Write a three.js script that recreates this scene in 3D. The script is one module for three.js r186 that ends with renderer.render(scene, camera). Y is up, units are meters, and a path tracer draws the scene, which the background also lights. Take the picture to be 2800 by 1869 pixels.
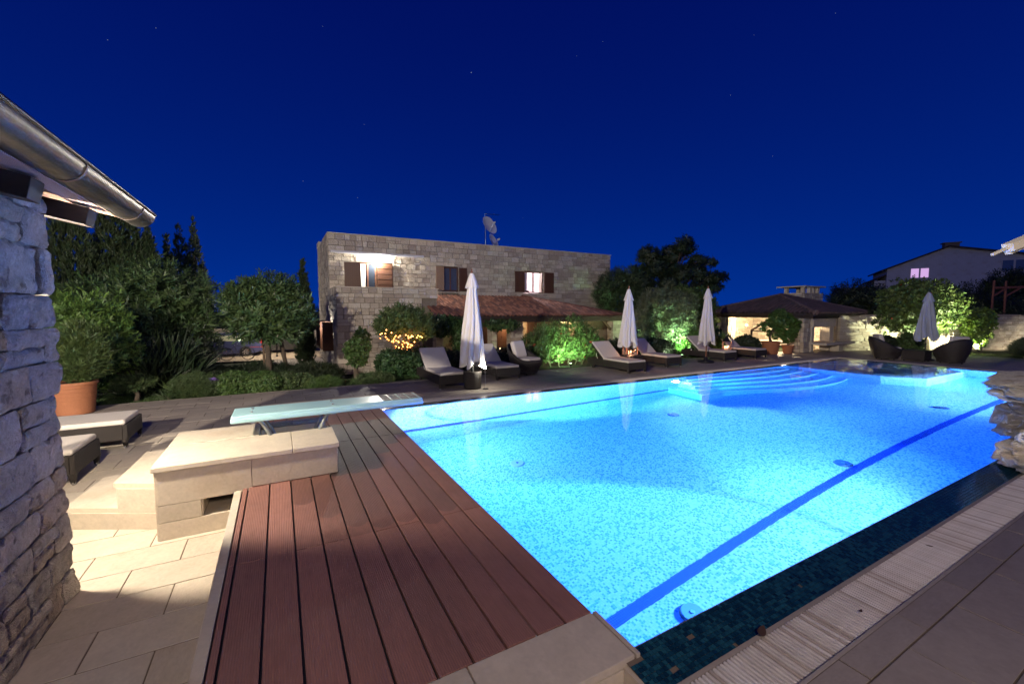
import * as THREE from 'three';
import { RoundedBoxGeometry } from 'three/addons/geometries/RoundedBoxGeometry.js';
import { mergeGeometries, mergeVertices, toCreasedNormals } from 'three/addons/utils/BufferGeometryUtils.js';
import { ImprovedNoise } from 'three/addons/math/ImprovedNoise.js';

// ---------- camera, sky, moon, exposure ----------
const scene = new THREE.Scene();
const V = (x, y, z) => new THREE.Vector3(x, y, z);
const camera = new THREE.PerspectiveCamera(77.72, 1024 / 683, 0.05, 3000);
camera.position.set(0, 1.64, 0);
const YAW = 28.75 * Math.PI / 180, PITCH = Math.atan(86 / 1160);
camera.lookAt(Math.sin(YAW) * Math.cos(PITCH), 1.64 - Math.sin(PITCH), -Math.cos(YAW) * Math.cos(PITCH));

const renderer = new THREE.WebGLRenderer({ antialias: true });
renderer.setSize(1024, 683);
renderer.toneMapping = THREE.LinearToneMapping;
renderer.toneMappingExposure = 1;
renderer.shadowMap.enabled = true;
renderer.shadowMap.type = THREE.PCFSoftShadowMap;

{ // clear night sky: deep blue, a little paler towards the horizon all the way round
  const w = 256, h = 256, d = new Float32Array(w * h * 4);
  for (let j = 0; j < h; j++) {
    const e = ((j + 0.5) / h - 0.5) * 180;
    const k = Math.exp(-Math.max(e, 0) / 17), q = Math.exp(-Math.max(e, 0) / 48);
    for (let i = 0; i < w; i++) {
      const o = (j * w + i) * 4;
      d[o] = 0.0002; d[o + 1] = 0.0016 + 0.030 * k; d[o + 2] = 0.048 + 0.10 * q + 0.14 * k; d[o + 3] = 1;
    }
  }
  const t = new THREE.DataTexture(d, w, h, THREE.RGBAFormat, THREE.FloatType);
  t.mapping = THREE.EquirectangularReflectionMapping; t.magFilter = THREE.LinearFilter; t.needsUpdate = true;
  scene.background = t; scene.environment = t;
}
const moon = new THREE.DirectionalLight(new THREE.Color(0.75, 0.85, 1), 0.02);
moon.position.set(-30, 45, 25); moon.castShadow = true; moon.shadow.radius = 2;
Object.assign(moon.shadow.camera, { left: -40, right: 40, top: 40, bottom: -40, near: 1, far: 160 });
moon.name = 'moon_light';
scene.add(moon);

// ---------- helpers ----------
function mulberry(a) { return () => { a = (a + 0x6d2b79f5) | 0; let t = Math.imul(a ^ (a >>> 15), 1 | a); t = (t + Math.imul(t ^ (t >>> 7), 61 | t)) ^ t; return ((t ^ (t >>> 14)) >>> 0) / 4294967296; }; }
let rnd = mulberry(7);
const rr = (a, b) => a + (b - a) * rnd(), pick = (a) => a[Math.floor(rnd() * a.length)];
const noise3 = new ImprovedNoise();
const N3 = (x, y, z) => noise3.noise(x, y, z);
const PI = Math.PI;

const taken = {};
function numbered(n) { if (!(n in taken)) { taken[n] = 0; return n; } return n + '_' + String(++taken[n]).padStart(3, '0'); }
function shade(m) { m.castShadow = true; m.receiveShadow = true; return m; }
function part(name, geo, mat, parent) { const m = shade(new THREE.Mesh(geo, mat)); m.name = name; parent.add(m); return m; }
function struct(name, geo, mat) { const m = part(numbered(name), geo, mat, scene); m.userData.kind = 'structure'; return m; }
function structGroup(name, x = 0, y = 0, z = 0) { const g = new THREE.Group(); g.name = numbered(name); g.position.set(x, y, z); g.userData.kind = 'structure'; scene.add(g); return g; }
function thing(name, label, category, x = 0, y = 0, z = 0, turn = 0, group) {
  const g = new THREE.Group(); g.name = numbered(name); g.position.set(x, y, z); g.rotation.y = turn;
  g.userData = { label, category }; if (group) g.userData.group = group; scene.add(g); return g;
}
function tag(o, label, category, group) { o.userData.label = label; o.userData.category = category; if (group) o.userData.group = group; return o; }
function copyOf(src, label, x, y, z, turn = 0, group) {
  const c = src.clone(); c.name = numbered(src.name.replace(/_\d{3}$/, '')); c.position.set(x, y, z); c.rotation.y = turn;
  c.userData = { label, category: src.userData.category }; if (group || src.userData.group) c.userData.group = group || src.userData.group; scene.add(c); return c;
}
// geometry in the thing's own axes from world coordinates
function wpart(name, geo, mat, g) { return part(name, geo.translate(-g.position.x, -g.position.y, -g.position.z), mat, g); }
const bx = (x0, x1, y0, y1, z0, z1) => new THREE.BoxGeometry(x1 - x0, y1 - y0, z1 - z0).translate((x0 + x1) / 2, (y0 + y1) / 2, (z0 + z1) / 2);
const rbx = (x0, x1, y0, y1, z0, z1, r = 0.006, s = 2) => new RoundedBoxGeometry(x1 - x0, y1 - y0, z1 - z0, s, r).translate((x0 + x1) / 2, (y0 + y1) / 2, (z0 + z1) / 2);
const plain = (g) => { g = g.index ? g.toNonIndexed() : g; for (const k of Object.keys(g.attributes)) if (!['position', 'normal', 'uv', 'color'].includes(k)) g.deleteAttribute(k); return g; };
const merge = (list) => mergeGeometries(list.map(plain), false);
function bar(a, b, r0, r1 = r0, seg = 8) { // round tapered bar from a to b
  const d = b.clone().sub(a), g = new THREE.CylinderGeometry(r1, r0, d.length(), seg, 1);
  g.translate(0, d.length() / 2, 0); g.applyQuaternion(new THREE.Quaternion().setFromUnitVectors(V(0, 1, 0), d.normalize())); return g.translate(a.x, a.y, a.z);
}
function beam(a, b, w, h) { // square bar from a to b, h measured upwards
  const d = b.clone().sub(a), L = d.length(), g = new THREE.BoxGeometry(w, h, L);
  const m = new THREE.Matrix4().lookAt(b, a, V(0, 1, 0)); g.applyMatrix4(m); const c = a.clone().add(b).multiplyScalar(0.5); return g.translate(c.x, c.y, c.z);
}
const tube = (pts, r, seg = 24, rs = 7) => new THREE.TubeGeometry(new THREE.CatmullRomCurve3(pts), seg, r, rs, false);
// texture coordinates in metres, by the way each face points
function muv(geo, ou = 0, ov = 0) {
  const p = geo.attributes.position, n = geo.attributes.normal, uv = new Float32Array(p.count * 2);
  for (let i = 0; i < p.count; i++) {
    const x = p.getX(i), y = p.getY(i), z = p.getZ(i), ax = Math.abs(n.getX(i)), ay = Math.abs(n.getY(i)), az = Math.abs(n.getZ(i));
    const [u, v] = ay >= ax && ay >= az ? [x, z] : ax >= az ? [z, y] : [x, y];
    uv[i * 2] = u + ou; uv[i * 2 + 1] = v + ov;
  }
  geo.setAttribute('uv', new THREE.BufferAttribute(uv, 2)); return geo;
}
function poly(pts, y0, y1) { // prism over a plan polygon [[x,z],...]
  const s = new THREE.Shape(pts.map(([x, z]) => new THREE.Vector2(x, -z)));
  return new THREE.ExtrudeGeometry(s, { depth: y1 - y0, bevelEnabled: false }).rotateX(-PI / 2).translate(0, y0, 0);
}

// ---------- procedural textures ----------
const FN = 256;
function field(cells, oct, seed) { // tileable fractal noise 0..1
  const out = new Float32Array(FN * FN), R = mulberry(seed);
  let amp = 1, tot = 0;
  for (let o = 0; o < oct; o++) {
    const c = cells << o; if (c > FN) break;
    const l = Float32Array.from({ length: c * c }, () => R());
    for (let j = 0; j < FN; j++) for (let i = 0; i < FN; i++) {
      const x = i / FN * c, y = j / FN * c, a = Math.floor(x), b = Math.floor(y); let u = x - a, v = y - b; u = u * u * (3 - 2 * u); v = v * v * (3 - 2 * v);
      const a1 = (a + 1) % c, b1 = (b + 1) % c;
      out[j * FN + i] += amp * ((l[b * c + a] * (1 - u) + l[b * c + a1] * u) * (1 - v) + (l[b1 * c + a] * (1 - u) + l[b1 * c + a1] * u) * v);
    }
    tot += amp; amp *= 0.55;
  }
  for (let i = 0; i < out.length; i++) out[i] /= tot; return out;
}
const F1 = field(4, 6, 11), F2 = field(16, 5, 12), F3 = field(64, 3, 13), F4 = field(3, 5, 14);
const S = (f, u, v) => { const x = ((u % 1) + 1) % 1 * FN, y = ((v % 1) + 1) % 1 * FN; const a = Math.floor(x), b = Math.floor(y), p = x - a, q = y - b, a1 = (a + 1) % FN, b1 = (b + 1) % FN;
  return (f[b % FN * FN + a % FN] * (1 - p) + f[b % FN * FN + a1] * p) * (1 - q) + (f[b1 * FN + a % FN] * (1 - p) + f[b1 * FN + a1] * p) * q; };
function tex(w, h, fn, srgb = false, rx = 1, ry = rx) { // fn(u,v) -> grey or [r,g,b] 0..1
  const d = new Uint8Array(w * h * 4);
  for (let j = 0; j < h; j++) for (let i = 0; i < w; i++) { const c = fn((i + 0.5) / w, (j + 0.5) / h, i, j), o = (j * w + i) * 4, q = (x) => Math.max(0, Math.min(255, Math.round(x * 255)));
    if (typeof c === 'number') d[o] = d[o + 1] = d[o + 2] = q(c); else { d[o] = q(c[0]); d[o + 1] = q(c[1]); d[o + 2] = q(c[2]); } d[o + 3] = 255; }
  const t = new THREE.DataTexture(d, w, h); t.wrapS = t.wrapT = THREE.RepeatWrapping; t.magFilter = THREE.LinearFilter; t.minFilter = THREE.LinearMipmapLinearFilter; t.generateMipmaps = true;
  if (srgb) t.colorSpace = THREE.SRGBColorSpace; t.repeat.set(rx, ry); t.needsUpdate = true; return t;
}
function again(t, rx, ry = rx) { const c = t.clone(); c.repeat.set(rx, ry); c.needsUpdate = true; return c; }
const lerp3 = (a, b, k) => a.map((x, i) => x + (b[i] - x) * k), cl = (x) => Math.max(0, Math.min(1, x));
// mottled limestone: multiplies the material's own colour
const limeTex = tex(512, 512, (u, v) => { const a = S(F1, u, v), b = S(F2, u, v), c = S(F3, u, v), s = S(F2, u * 2 + 0.3, v * 0.5); const k = 0.80 + 0.22 * (a - 0.5) + 0.16 * (b - 0.5) + 0.14 * (c - 0.5) + 0.08 * (s - 0.5) + 0.08; const st = cl((S(F4, u + 0.2, v + 0.6) - 0.56) * 5) * 0.10; return [k - st * 0.6, k - st * 0.95, k - st * 1.25]; }, false, 0.9);
const limeBump = tex(512, 512, (u, v) => 0.5 + 0.5 * (S(F2, u, v) - 0.5) + 0.35 * (S(F3, u, v) - 0.5) - cl((S(F1, u * 2, v * 2) - 0.62) * 6) * 0.3, false, 0.9);
const rockTex = tex(512, 512, (u, v) => { const a = S(F1, u, v), b = S(F2, u, v), c = S(F3, u, v); const k = 0.78 + 0.5 * (a - 0.5) + 0.4 * (b - 0.5) + 0.3 * (c - 0.5); const o = cl((S(F4, u + 0.1, v) - 0.5) * 4), dk = cl((S(F2, u * 0.5 + 0.4, v * 0.5) - 0.6) * 7); return lerp3([k, k * 0.985, k * 0.96], [k * 1.0, k * 0.84, k * 0.64], o * 0.55).map((x) => x * (1 - 0.5 * dk)); }, false, 1.6);
const rockBump = tex(512, 512, (u, v) => cl(0.5 + 0.9 * (S(F2, u, v) - 0.5) + 0.5 * (S(F3, u, v) - 0.5) + 0.5 * (S(F1, u, v) - 0.5) - cl((S(F2, u * 0.7 + 0.5, v * 0.7) - 0.62) * 6) * 0.5), false, 1.6);
const dirtTex = tex(256, 256, (u, v) => 0.72 + 0.5 * (S(F1, u, v) - 0.5) + 0.4 * (S(F3, u, v) - 0.5), false, 0.7);
const fabricBump = tex(128, 128, (u, v, i, j) => 0.5 + 0.25 * Math.sin(i * PI / 2) * 1 + 0.25 * Math.sin(j * PI / 2), false, 12);
const fabricTex = tex(256, 256, (u, v) => 0.93 + 0.10 * (S(F1, u, v) - 0.5) + 0.10 * (S(F3, u, v) - 0.5), false, 1.5);
const weaveTex = tex(256, 256, (u, v) => { const n = 16, x = u * n, y = v * n * 2, k = (Math.floor(x) + Math.floor(y)) % 2; const fx = Math.abs(x % 1 - 0.5) * 2, fy = Math.abs(y % 1 - 0.5) * 2; return (k ? 1 - 0.75 * fy * fy : 0.8 - 0.7 * fx * fx) * (0.85 + 0.3 * (S(F3, u, v) - 0.5)); }, false, 5);

const C = (r, g, b) => new THREE.Color().setRGB(r, g, b);
function std(color, roughness, o = {}) { return new THREE.MeshStandardMaterial({ color, roughness, metalness: 0, ...o }); }
const variants = (cols, rough, o) => cols.map((c) => std(C(...c), rough, o));
const M = {};
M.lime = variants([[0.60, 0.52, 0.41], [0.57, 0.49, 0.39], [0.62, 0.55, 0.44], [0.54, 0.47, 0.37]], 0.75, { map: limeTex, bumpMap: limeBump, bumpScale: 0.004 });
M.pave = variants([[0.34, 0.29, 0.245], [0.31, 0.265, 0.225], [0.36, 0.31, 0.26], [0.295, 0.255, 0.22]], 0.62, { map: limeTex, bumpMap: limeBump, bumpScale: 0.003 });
M.slab = std(C(0.66, 0.58, 0.46), 0.7, { map: limeTex, bumpMap: limeBump, bumpScale: 0.003 });
M.joint = std(C(0.20, 0.15, 0.10), 0.95, { map: dirtTex });
M.stone = variants([[0.54, 0.49, 0.42], [0.47, 0.44, 0.39], [0.57, 0.49, 0.39], [0.51, 0.43, 0.33], [0.45, 0.43, 0.40], [0.60, 0.55, 0.47]], 0.88, { map: rockTex, bumpMap: again(rockBump, 3.1), bumpScale: 0.02 });
const ashTex = tex(512, 512, (u, v) => { const k = 0.84 + 0.22 * (S(F1, u, v) - 0.5) + 0.22 * (S(F2, u, v) - 0.5) + 0.22 * (S(F3, u, v) - 0.5); return [k, k * 0.99, k * 0.97]; }, false, 0.8);
M.ashlar = variants([[0.55, 0.49, 0.40], [0.46, 0.40, 0.33], [0.64, 0.57, 0.47], [0.51, 0.45, 0.37], [0.42, 0.36, 0.30], [0.58, 0.53, 0.46]], 0.9, { map: ashTex, bumpMap: again(rockBump, 1.2), bumpScale: 0.016 });
M.ashlarMany = std(C(1, 1, 1), 0.9, { vertexColors: true, map: ashTex, bumpMap: again(rockBump, 1.2), bumpScale: 0.02 });
M.mortar = std(C(0.25, 0.215, 0.175), 0.95, { map: dirtTex });
M.darkWood = std(C(0.045, 0.028, 0.02), 0.6, { map: dirtTex });
M.shutter = std(C(0.13, 0.055, 0.028), 0.5, { map: dirtTex });
M.black = std(C(0.012, 0.012, 0.013), 0.5);
M.steel = std(C(0.6, 0.6, 0.6), 0.3, { metalness: 1 });
M.zinc = std(C(0.27, 0.265, 0.26), 0.33, { metalness: 1, map: again(dirtTex, 1.3) });
M.terracotta = std(C(0.42, 0.165, 0.075), 0.8, { map: limeTex, bumpMap: limeBump, bumpScale: 0.004 });
M.soil = std(C(0.05, 0.035, 0.025), 1, { map: dirtTex });
M.white = std(C(0.75, 0.74, 0.72), 0.5);
// ---------- ground and pool ----------
const T = -0.34; // terrace and lower floor; pool rim and deck lie at 0
{ // garden ground: one sheet to the horizon, level at the terrace, falling gently beyond it
  const hx = [-600, -200, -80, -40], hz = [600, 200, 60];
  for (let x = -30; x <= 60; x += 2) hx.push(x); hx.push(90, 200, 600);
  for (let z = 30; z >= -60; z -= 1.5) hz.push(z); hz.push(-90, -200, -600);
  const gh = (x, z) => { const k = cl((-z - 12.2) / 6); let y = T - 0.08 - 0.72 * k * k * (3 - 2 * k) - 0.3 * cl((-z - 19) / 12); const r = cl((x - 17) / 5); y = y * (1 - r) + (T - 0.08) * r; if (x > 1 && x < 17 && z > -7.9 && z < -0.5) y = -3; if (x > -1.4 && x < 14 && z > -9.5 && z < 1.5) y = Math.min(y, -3); return y + 0.03 * N3(x * 0.7, 0, z * 0.7); };
  const pos = [], idx = [];
  hz.forEach((z) => hx.forEach((x) => pos.push(x, gh(x, z), z)));
  for (let j = 0; j < hz.length - 1; j++) for (let i = 0; i < hx.length - 1; i++) { const a = j * hx.length + i, b = a + 1, c = a + hx.length, d = c + 1; idx.push(a, b, c, b, d, c); }
  const g = new THREE.BufferGeometry(); g.setAttribute('position', new THREE.Float32BufferAttribute(pos, 3)); g.setIndex(idx); g.computeVertexNormals();
  struct('garden_ground', muv(g), std(C(0.035, 0.05, 0.018), 1, { map: dirtTex, bumpMap: again(rockBump, 2), bumpScale: 0.03 }));
  M.gh = gh;
}
const gh = M.gh;

// pool shell; floor deepest under the diving board
const PX0 = 1.27, PX1 = 16.8, PZ0 = -7.14, PZ1 = -1.43;
const floorY = (x) => x < 13 ? -2.1 + 0.058 * (x - 2) : -1.46;
const MT = 0.0224; // mosaic pitch
const mosaicCols = [[0.86, 0.93, 0.94], [0.80, 0.90, 0.93], [0.74, 0.88, 0.93], [0.44, 0.72, 0.86], [0.34, 0.63, 0.83], [0.55, 0.78, 0.89]];
{
  const R = mulberry(99), n = 128, cell = Array.from({ length: n * n }, () => { const k = R(); return mosaicCols[k < 0.28 ? 0 : k < 0.5 ? 1 : k < 0.64 ? 2 : k < 0.80 ? 3 : k < 0.90 ? 4 : 5]; });
  M.mosaicTex = tex(1024, 1024, (u, v, i, j) => { const x = i % 8, y = j % 8; return x < 1 || y < 1 ? [0.78, 0.84, 0.86] : cell[(j >> 3) * n + (i >> 3)]; }, true, 1 / (n * MT));
  M.pool = std(C(0.80, 0.90, 0.95), 0.35, { map: M.mosaicTex });
  const cellB = Array.from({ length: 32 * 32 }, () => { const k = R(); return k < 0.6 ? [0.02, 0.10, 0.55] : k < 0.85 ? [0.03, 0.16, 0.62] : [0.02, 0.07, 0.42]; });
  M.band = std(C(0.75, 0.85, 1), 0.35, { map: tex(256, 256, (u, v, i, j) => (i % 8 < 1 || j % 8 < 1 ? [0.45, 0.6, 0.8] : cellB[(j >> 3) * 32 + (i >> 3)]), true, 1 / (32 * MT)) });
}
{
  const g = structGroup('pool_shell');
  const fl = new THREE.PlaneGeometry(PX1 - PX0 + 0.2, PZ1 - PZ0 + 0.2, 40, 1).rotateX(-PI / 2).translate((PX0 + PX1) / 2, 0, (PZ0 + PZ1) / 2);
  for (let i = 0; i < fl.attributes.position.count; i++) fl.attributes.position.setY(i, floorY(fl.attributes.position.getX(i)));
  fl.computeVertexNormals(); part('pool_floor', muv(fl), M.pool, g);
  part('pool_wall', muv(bx(PX0 - 0.3, PX1 + 0.3, -2.5, -0.02, PZ0 - 0.3, PZ0)), M.pool, g);
  part('pool_wall', muv(bx(1.38, PX1 + 0.3, -2.5, -0.06, PZ1, PZ1 + 0.24)), M.pool, g);
  part('pool_wall', muv(bx(PX0 - 0.3, 1.38, -2.5, -0.06, PZ1 - 0.001, PZ1 + 0.01)), M.pool, g);
  part('pool_wall', muv(bx(PX0 - 0.3, PX0, -2.5, -0.02, PZ0, PZ1)), M.pool, g);
  part('pool_wall', muv(bx(PX1, PX1 + 0.3, -2.5, -0.02, PZ0, PZ1)), M.pool, g);
  // dark blue marking bands of small tiles: along the floor and along the far wall
  const band = new THREE.PlaneGeometry(PX1 - PX0, 0.118, 40, 1).rotateX(-PI / 2).translate((PX0 + PX1) / 2, 0, -2.75);
  for (let i = 0; i < band.attributes.position.count; i++) band.attributes.position.setY(i, floorY(band.attributes.position.getX(i)) + 0.004);
  part('floor_band', muv(band), M.band, g);
  part('wall_band', muv(bx(PX0, 8.4, -1.47, -1.36, PZ0 - 0.05, PZ0 + 0.012)), M.band, g);
  // entry steps along the far wall and the round bench in the far corner
  for (let k = 0; k < 5; k++) {
    const y1 = -0.22 - 0.25 * k, z1 = PZ0 + 0.36 * (k + 1), s = [];
    const sh = new THREE.Shape(); const xa = 8.75 - k * 0.12, xb = 12.9 + k * 0.18, d = 0.34 * (k + 1) + 0.05;
    sh.moveTo(xa, 0); sh.lineTo(xb, 0); for (let q = 0; q <= 14; q++) { const t = q / 14; sh.lineTo(xb - (xb - xa) * t, d * (0.55 + 0.45 * Math.sin(PI * Math.min(1, 0.25 + t * 0.9)))); }
    const ge = new THREE.ExtrudeGeometry(sh, { depth: y1 + 2.2, bevelEnabled: false }).rotateX(PI / 2).translate(0, y1, PZ0 - 0.02);
    part('pool_step', muv(ge), M.pool, g);
    const pts = sh.getPoints().slice(2, 17).map((p) => V(p.x, y1 - 0.004, PZ0 - 0.02 + p.y));
    part('step_edge', tube(pts, 0.02, 40, 6), std(C(0.85, 0.9, 0.93), 0.4), g);
  }
  const sx = 15.1, sz = -5.75;
  const ring = (r0, r1, y0, y1) => { const s = new THREE.Shape(); s.absarc(0, 0, r1, 0, PI * 2); const h = new THREE.Path(); h.absarc(0, 0, r0, 0, PI * 2, true); s.holes.push(h); return new THREE.ExtrudeGeometry(s, { depth: y1 - y0, bevelEnabled: false, curveSegments: 40 }).rotateX(-PI / 2).translate(sx, y0, sz); };
  part('spa_bench', muv(ring(0.75, 1.15, -2, -0.62)), M.pool, g);
  part('spa_bench', muv(ring(1.15, 1.42, -2, -0.32)), M.pool, g);
  const oct = new THREE.Shape(); [[-1.75, -1.42], [-1.75, 0.9], [-1.25, 1.62], [1.2, 1.62], [1.72, 0.95], [1.72, -1.42]].forEach(([x, z], i) => i ? oct.lineTo(x, -z) : oct.moveTo(x, -z));
  const hole = new THREE.Path(); hole.absarc(0, 0, 1.42, 0, PI * 2, true); oct.holes.push(hole);
  part('spa_wall', muv(new THREE.ExtrudeGeometry(oct, { depth: 1.95, bevelEnabled: false, curveSegments: 40 }).rotateX(-PI / 2).translate(sx, -2.05, sz)), M.pool, g);
  // round outlets set into the floor
  const dk = std(C(0.02, 0.05, 0.09), 0.4), lt = std(C(0.5, 0.55, 0.55), 0.4);
  for (const [x, z, m] of [[3.2, -5.66, lt], [3.2, -2.42, dk], [7.05, -2.93, dk], [6.95, -5.85, dk], [11.5, -3.18, dk]]) {
    const o = part('floor_outlet', new THREE.CylinderGeometry(0.10, 0.12, 0.03, 28).translate(x, floorY(x) + 0.012, z), m, g);
    part('outlet_cap', new THREE.CylinderGeometry(0.022, 0.022, 0.008, 18).translate(x, floorY(x) + 0.031, z), m === lt ? dk : std(C(0.1, 0.2, 0.26), 0.4), o);
  }
}
// water: one closed body, its sides and bottom sunk into the shell
{
  const g = new THREE.BoxGeometry(PX1 - PX0 + 0.2, 2.38, PZ1 - PZ0 + 0.06, 1, 1, 1).translate((PX0 + PX1) / 2, -0.014 - 1.19, (PZ0 + PZ1) / 2);
  const rip = tex(512, 512, (u, v) => 0.5 + 0.6 * (S(F1, u, v) - 0.5) + 0.35 * (S(F2, u, v) - 0.5), false, 0.45);
  struct('pool_water', muv(g), new THREE.MeshPhysicalMaterial({ color: C(1, 1, 1), roughness: 0, metalness: 0, transmission: 1, thickness: 2, ior: 1.33, attenuationColor: C(0.665, 0.83, 0.985), attenuationDistance: 1, bumpMap: rip, bumpScale: 0.0016 }));
}
// rim of dark mosaic sloping to the drain
const teal = variants([[0.006, 0.035, 0.06], [0.008, 0.048, 0.078], [0.012, 0.065, 0.095], [0.016, 0.085, 0.115], [0.005, 0.028, 0.05]], 0.12, {});
const rimY = (z) => -0.006 - 0.10 * (z + 1.43);
{
  const g = structGroup('pool_rim_mosaic');
  const base = new THREE.PlaneGeometry(8, 0.26).rotateX(-PI / 2).rotateX(Math.atan(0.10)).translate(5.38, -0.0265, -1.312);
  part('grout_bed', muv(base), std(C(0.22, 0.17, 0.13), 0.85, { map: dirtTex }), g);
  const tg = new RoundedBoxGeometry(MT - 0.0022, 0.006, MT - 0.0022, 1, 0.0015).rotateX(Math.atan(0.10));
  const R = mulberry(5), rows = 10, spots = [];
  for (let i = -4; i < 250; i++) for (let j = 0; j < rows; j++) if (i >= 0 || j > 2) spots.push([1.468 + MT * (i + 0.5), -1.432 + MT * (j + 0.5), i, j]);
  const gone = new Set(['13,3', '14,3', '3,7', '4,7', '21,9', '55,5']);
  const rest = [];
  spots.forEach(([x, z, i, j], n) => {
    const m = teal[Math.floor(R() * 5)], dy = (R() - 0.5) * 0.0012; if (gone.has(i + ',' + j)) return;
    if (n < 300) { const t = part('mosaic_tile', tg, m, g); t.position.set(x, rimY(z) - 0.004 + dy, z); } else rest.push([x, rimY(z) - 0.004 + dy, z, m.color]);
  });
  const im = shade(new THREE.InstancedMesh(tg, std(C(1, 1, 1), 0.12), rest.length)); im.name = 'mosaic_field'; im.userData.kind = 'stuff';
  rest.forEach(([x, y, z, c], k) => { im.setMatrixAt(k, new THREE.Matrix4().makeTranslation(x, y, z)); im.setColorAt(k, c); }); g.add(im);
  // the same rim along the far and right sides, too far off to tell its tiles apart
  const cells = Array.from({ length: 1024 }, () => teal[Math.floor(R() * 5)].color);
  const mt = std(C(1, 1, 1), 0.12, { map: tex(256, 256, (u, v, i, j) => (i % 8 < 1 || j % 8 < 1 ? [0.16, 0.13, 0.11] : (() => { const c = cells[(j >> 3) * 32 + (i >> 3)]; return [c.r, c.g, c.b]; })()), false, 1 / (32 * MT)) });
  part('far_rim', muv(bx(1.468, PX1 + 0.24, -0.06, -0.008, PZ0 - 0.19, PZ0 + 0.002)), mt, g);
  part('side_rim', muv(bx(PX1 - 0.002, PX1 + 0.24, -0.061, -0.009, PZ0 + 0.002, PZ1)), mt, g);
}
// slotted drain covers round the pool
{
  const g = structGroup('drain_channel');
  const pl = variants([[0.78, 0.72, 0.66], [0.72, 0.66, 0.60], [0.82, 0.77, 0.72], [0.55, 0.47, 0.40]], 0.5, { map: again(limeTex, 3) });
  part('channel', bx(1.40, 9.5, -0.2, -0.055, -1.18, -0.935), M.black, g);
  part('channel_edge', muv(rbx(1.40, 9.5, -0.06, -0.024, -1.207, -1.18, 0.004)), std(C(0.40, 0.35, 0.28), 0.7, { map: limeTex }), g);
  part('channel_edge', muv(rbx(1.40, 9.5, -0.06, -0.004, -0.935, -0.915, 0.004)), std(C(0.40, 0.35, 0.30), 0.7, { map: limeTex }), g);
  const sg = muv(new RoundedBoxGeometry(0.0165, 0.022, 0.241, 2, 0.006)), R = mulberry(31);
  for (let i = 0; i < 240; i++) { const s = part('slat', sg, pl[R() < 0.12 ? 3 : Math.floor(R() * 3)], g); s.position.set(1.41 + i * 0.0255, -0.026 - R() * 0.002, -1.057); s.rotation.y = (R() - 0.5) * 0.012; }
  part('spine', bx(1.47, 7.6, -0.052, -0.036, -1.065, -1.05), pl[3], g);
  const far = []; for (let i = 0; i < 560; i++) far.push(bx(1.48 + i * 0.0275, 1.48 + i * 0.0275 + 0.017, -0.05, -0.012, PZ0 - 0.40, PZ0 - 0.20));
  for (let i = 0; i < 200; i++) far.push(bx(PX1 + 0.25, PX1 + 0.47, -0.05, -0.013, PZ0 + i * 0.0275, PZ0 + i * 0.0275 + 0.017));
  const f = part('far_slat', merge(far), pl[1], g); f.userData.kind = 'stuff';
  part('channel', bx(1.47, PX1 + 0.5, -0.2, -0.062, PZ0 - 0.40, PZ0 - 0.192), M.black, g);
  part('channel', bx(PX1 + 0.242, PX1 + 0.48, -0.2, -0.063, PZ0 - 0.19, PZ1), M.black, g);
}
// outer wall of the raised pool down to the terrace
{
  const g = structGroup('pool_surround');
  part('surround_wall', muv(bx(1.47, PX1 + 0.62, -0.8, -0.01, PZ0 - 0.52, PZ0 - 0.41)), M.lime[1], g);
  part('surround_wall', muv(bx(PX1 + 0.49, PX1 + 0.6, -0.8, -0.011, PZ0 - 0.41, 1.6)), M.lime[1], g);
}
// paving: running-bond slabs, each its own piece
function paving(name, y, rects, rowW, len, mats, seed, limit = 300, joint = 0.008) {
  const g = structGroup(name), R = mulberry(seed), rest = [], gv = [0, 1, 2].map((k) => muv(new RoundedBoxGeometry(len - joint, 0.03, rowW - joint, 1, 0.003), k * 0.37, k * 0.71));
  const list = [];
  for (const [x0, x1, z0, z1] of rects) {
    const n = Math.ceil((z1 - z0) / rowW);
    for (let j = 0; j < n; j++) { let x = x0 - len * ((j * 0.5 + R() * 0.12) % 1); const zc = z1 - rowW * (j + 0.5);
      while (x < x1) { const a = Math.max(x, x0), b = Math.min(x + len, x1); if (b - a > 0.06) list.push([a, b, Math.max(zc - rowW / 2, z0), zc + rowW / 2]); x += len; } }
  }
  list.sort((p, q) => Math.hypot(p[0] + p[1], p[2] + p[3]) - Math.hypot(q[0] + q[1], q[2] + q[3]));
  list.forEach(([a, b, c, d], n) => {
    const m = mats[Math.floor(R() * mats.length)], dy = -R() * 0.0025;
    if (n < limit) { const s = part('paving_slab', gv[n % 3], m, g); s.position.set((a + b) / 2, y - 0.015 + dy, (c + d) / 2); s.scale.set((b - a - joint) / (len - joint), 1, (d - c - joint) / (rowW - joint)); s.rotation.y = R() < 0.5 ? 0 : 0; }
    else rest.push(bx(a + joint / 2, b - joint / 2, y - 0.03, y - 0.001 + dy, c + joint / 2, d - joint / 2));
  });
  if (rest.length) { const r = part('far_paving', muv(merge(rest)), mats[0], g); r.userData.kind = 'stuff'; }
  for (const [x0, x1, z0, z1] of rects) part('paving_bed', muv(bx(x0, x1, y - 0.3, y - 0.006, z0, z1)), M.joint, g);
  return g;
}
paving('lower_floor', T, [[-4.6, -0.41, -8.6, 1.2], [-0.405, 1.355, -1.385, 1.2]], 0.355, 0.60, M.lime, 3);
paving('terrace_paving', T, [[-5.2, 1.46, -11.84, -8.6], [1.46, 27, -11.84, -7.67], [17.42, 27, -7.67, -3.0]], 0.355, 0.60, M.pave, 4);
paving('side_paving', 0, [[1.40, 10.5, -0.915, 1.4]], 0.312, 0.62, M.pave, 6);
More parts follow.
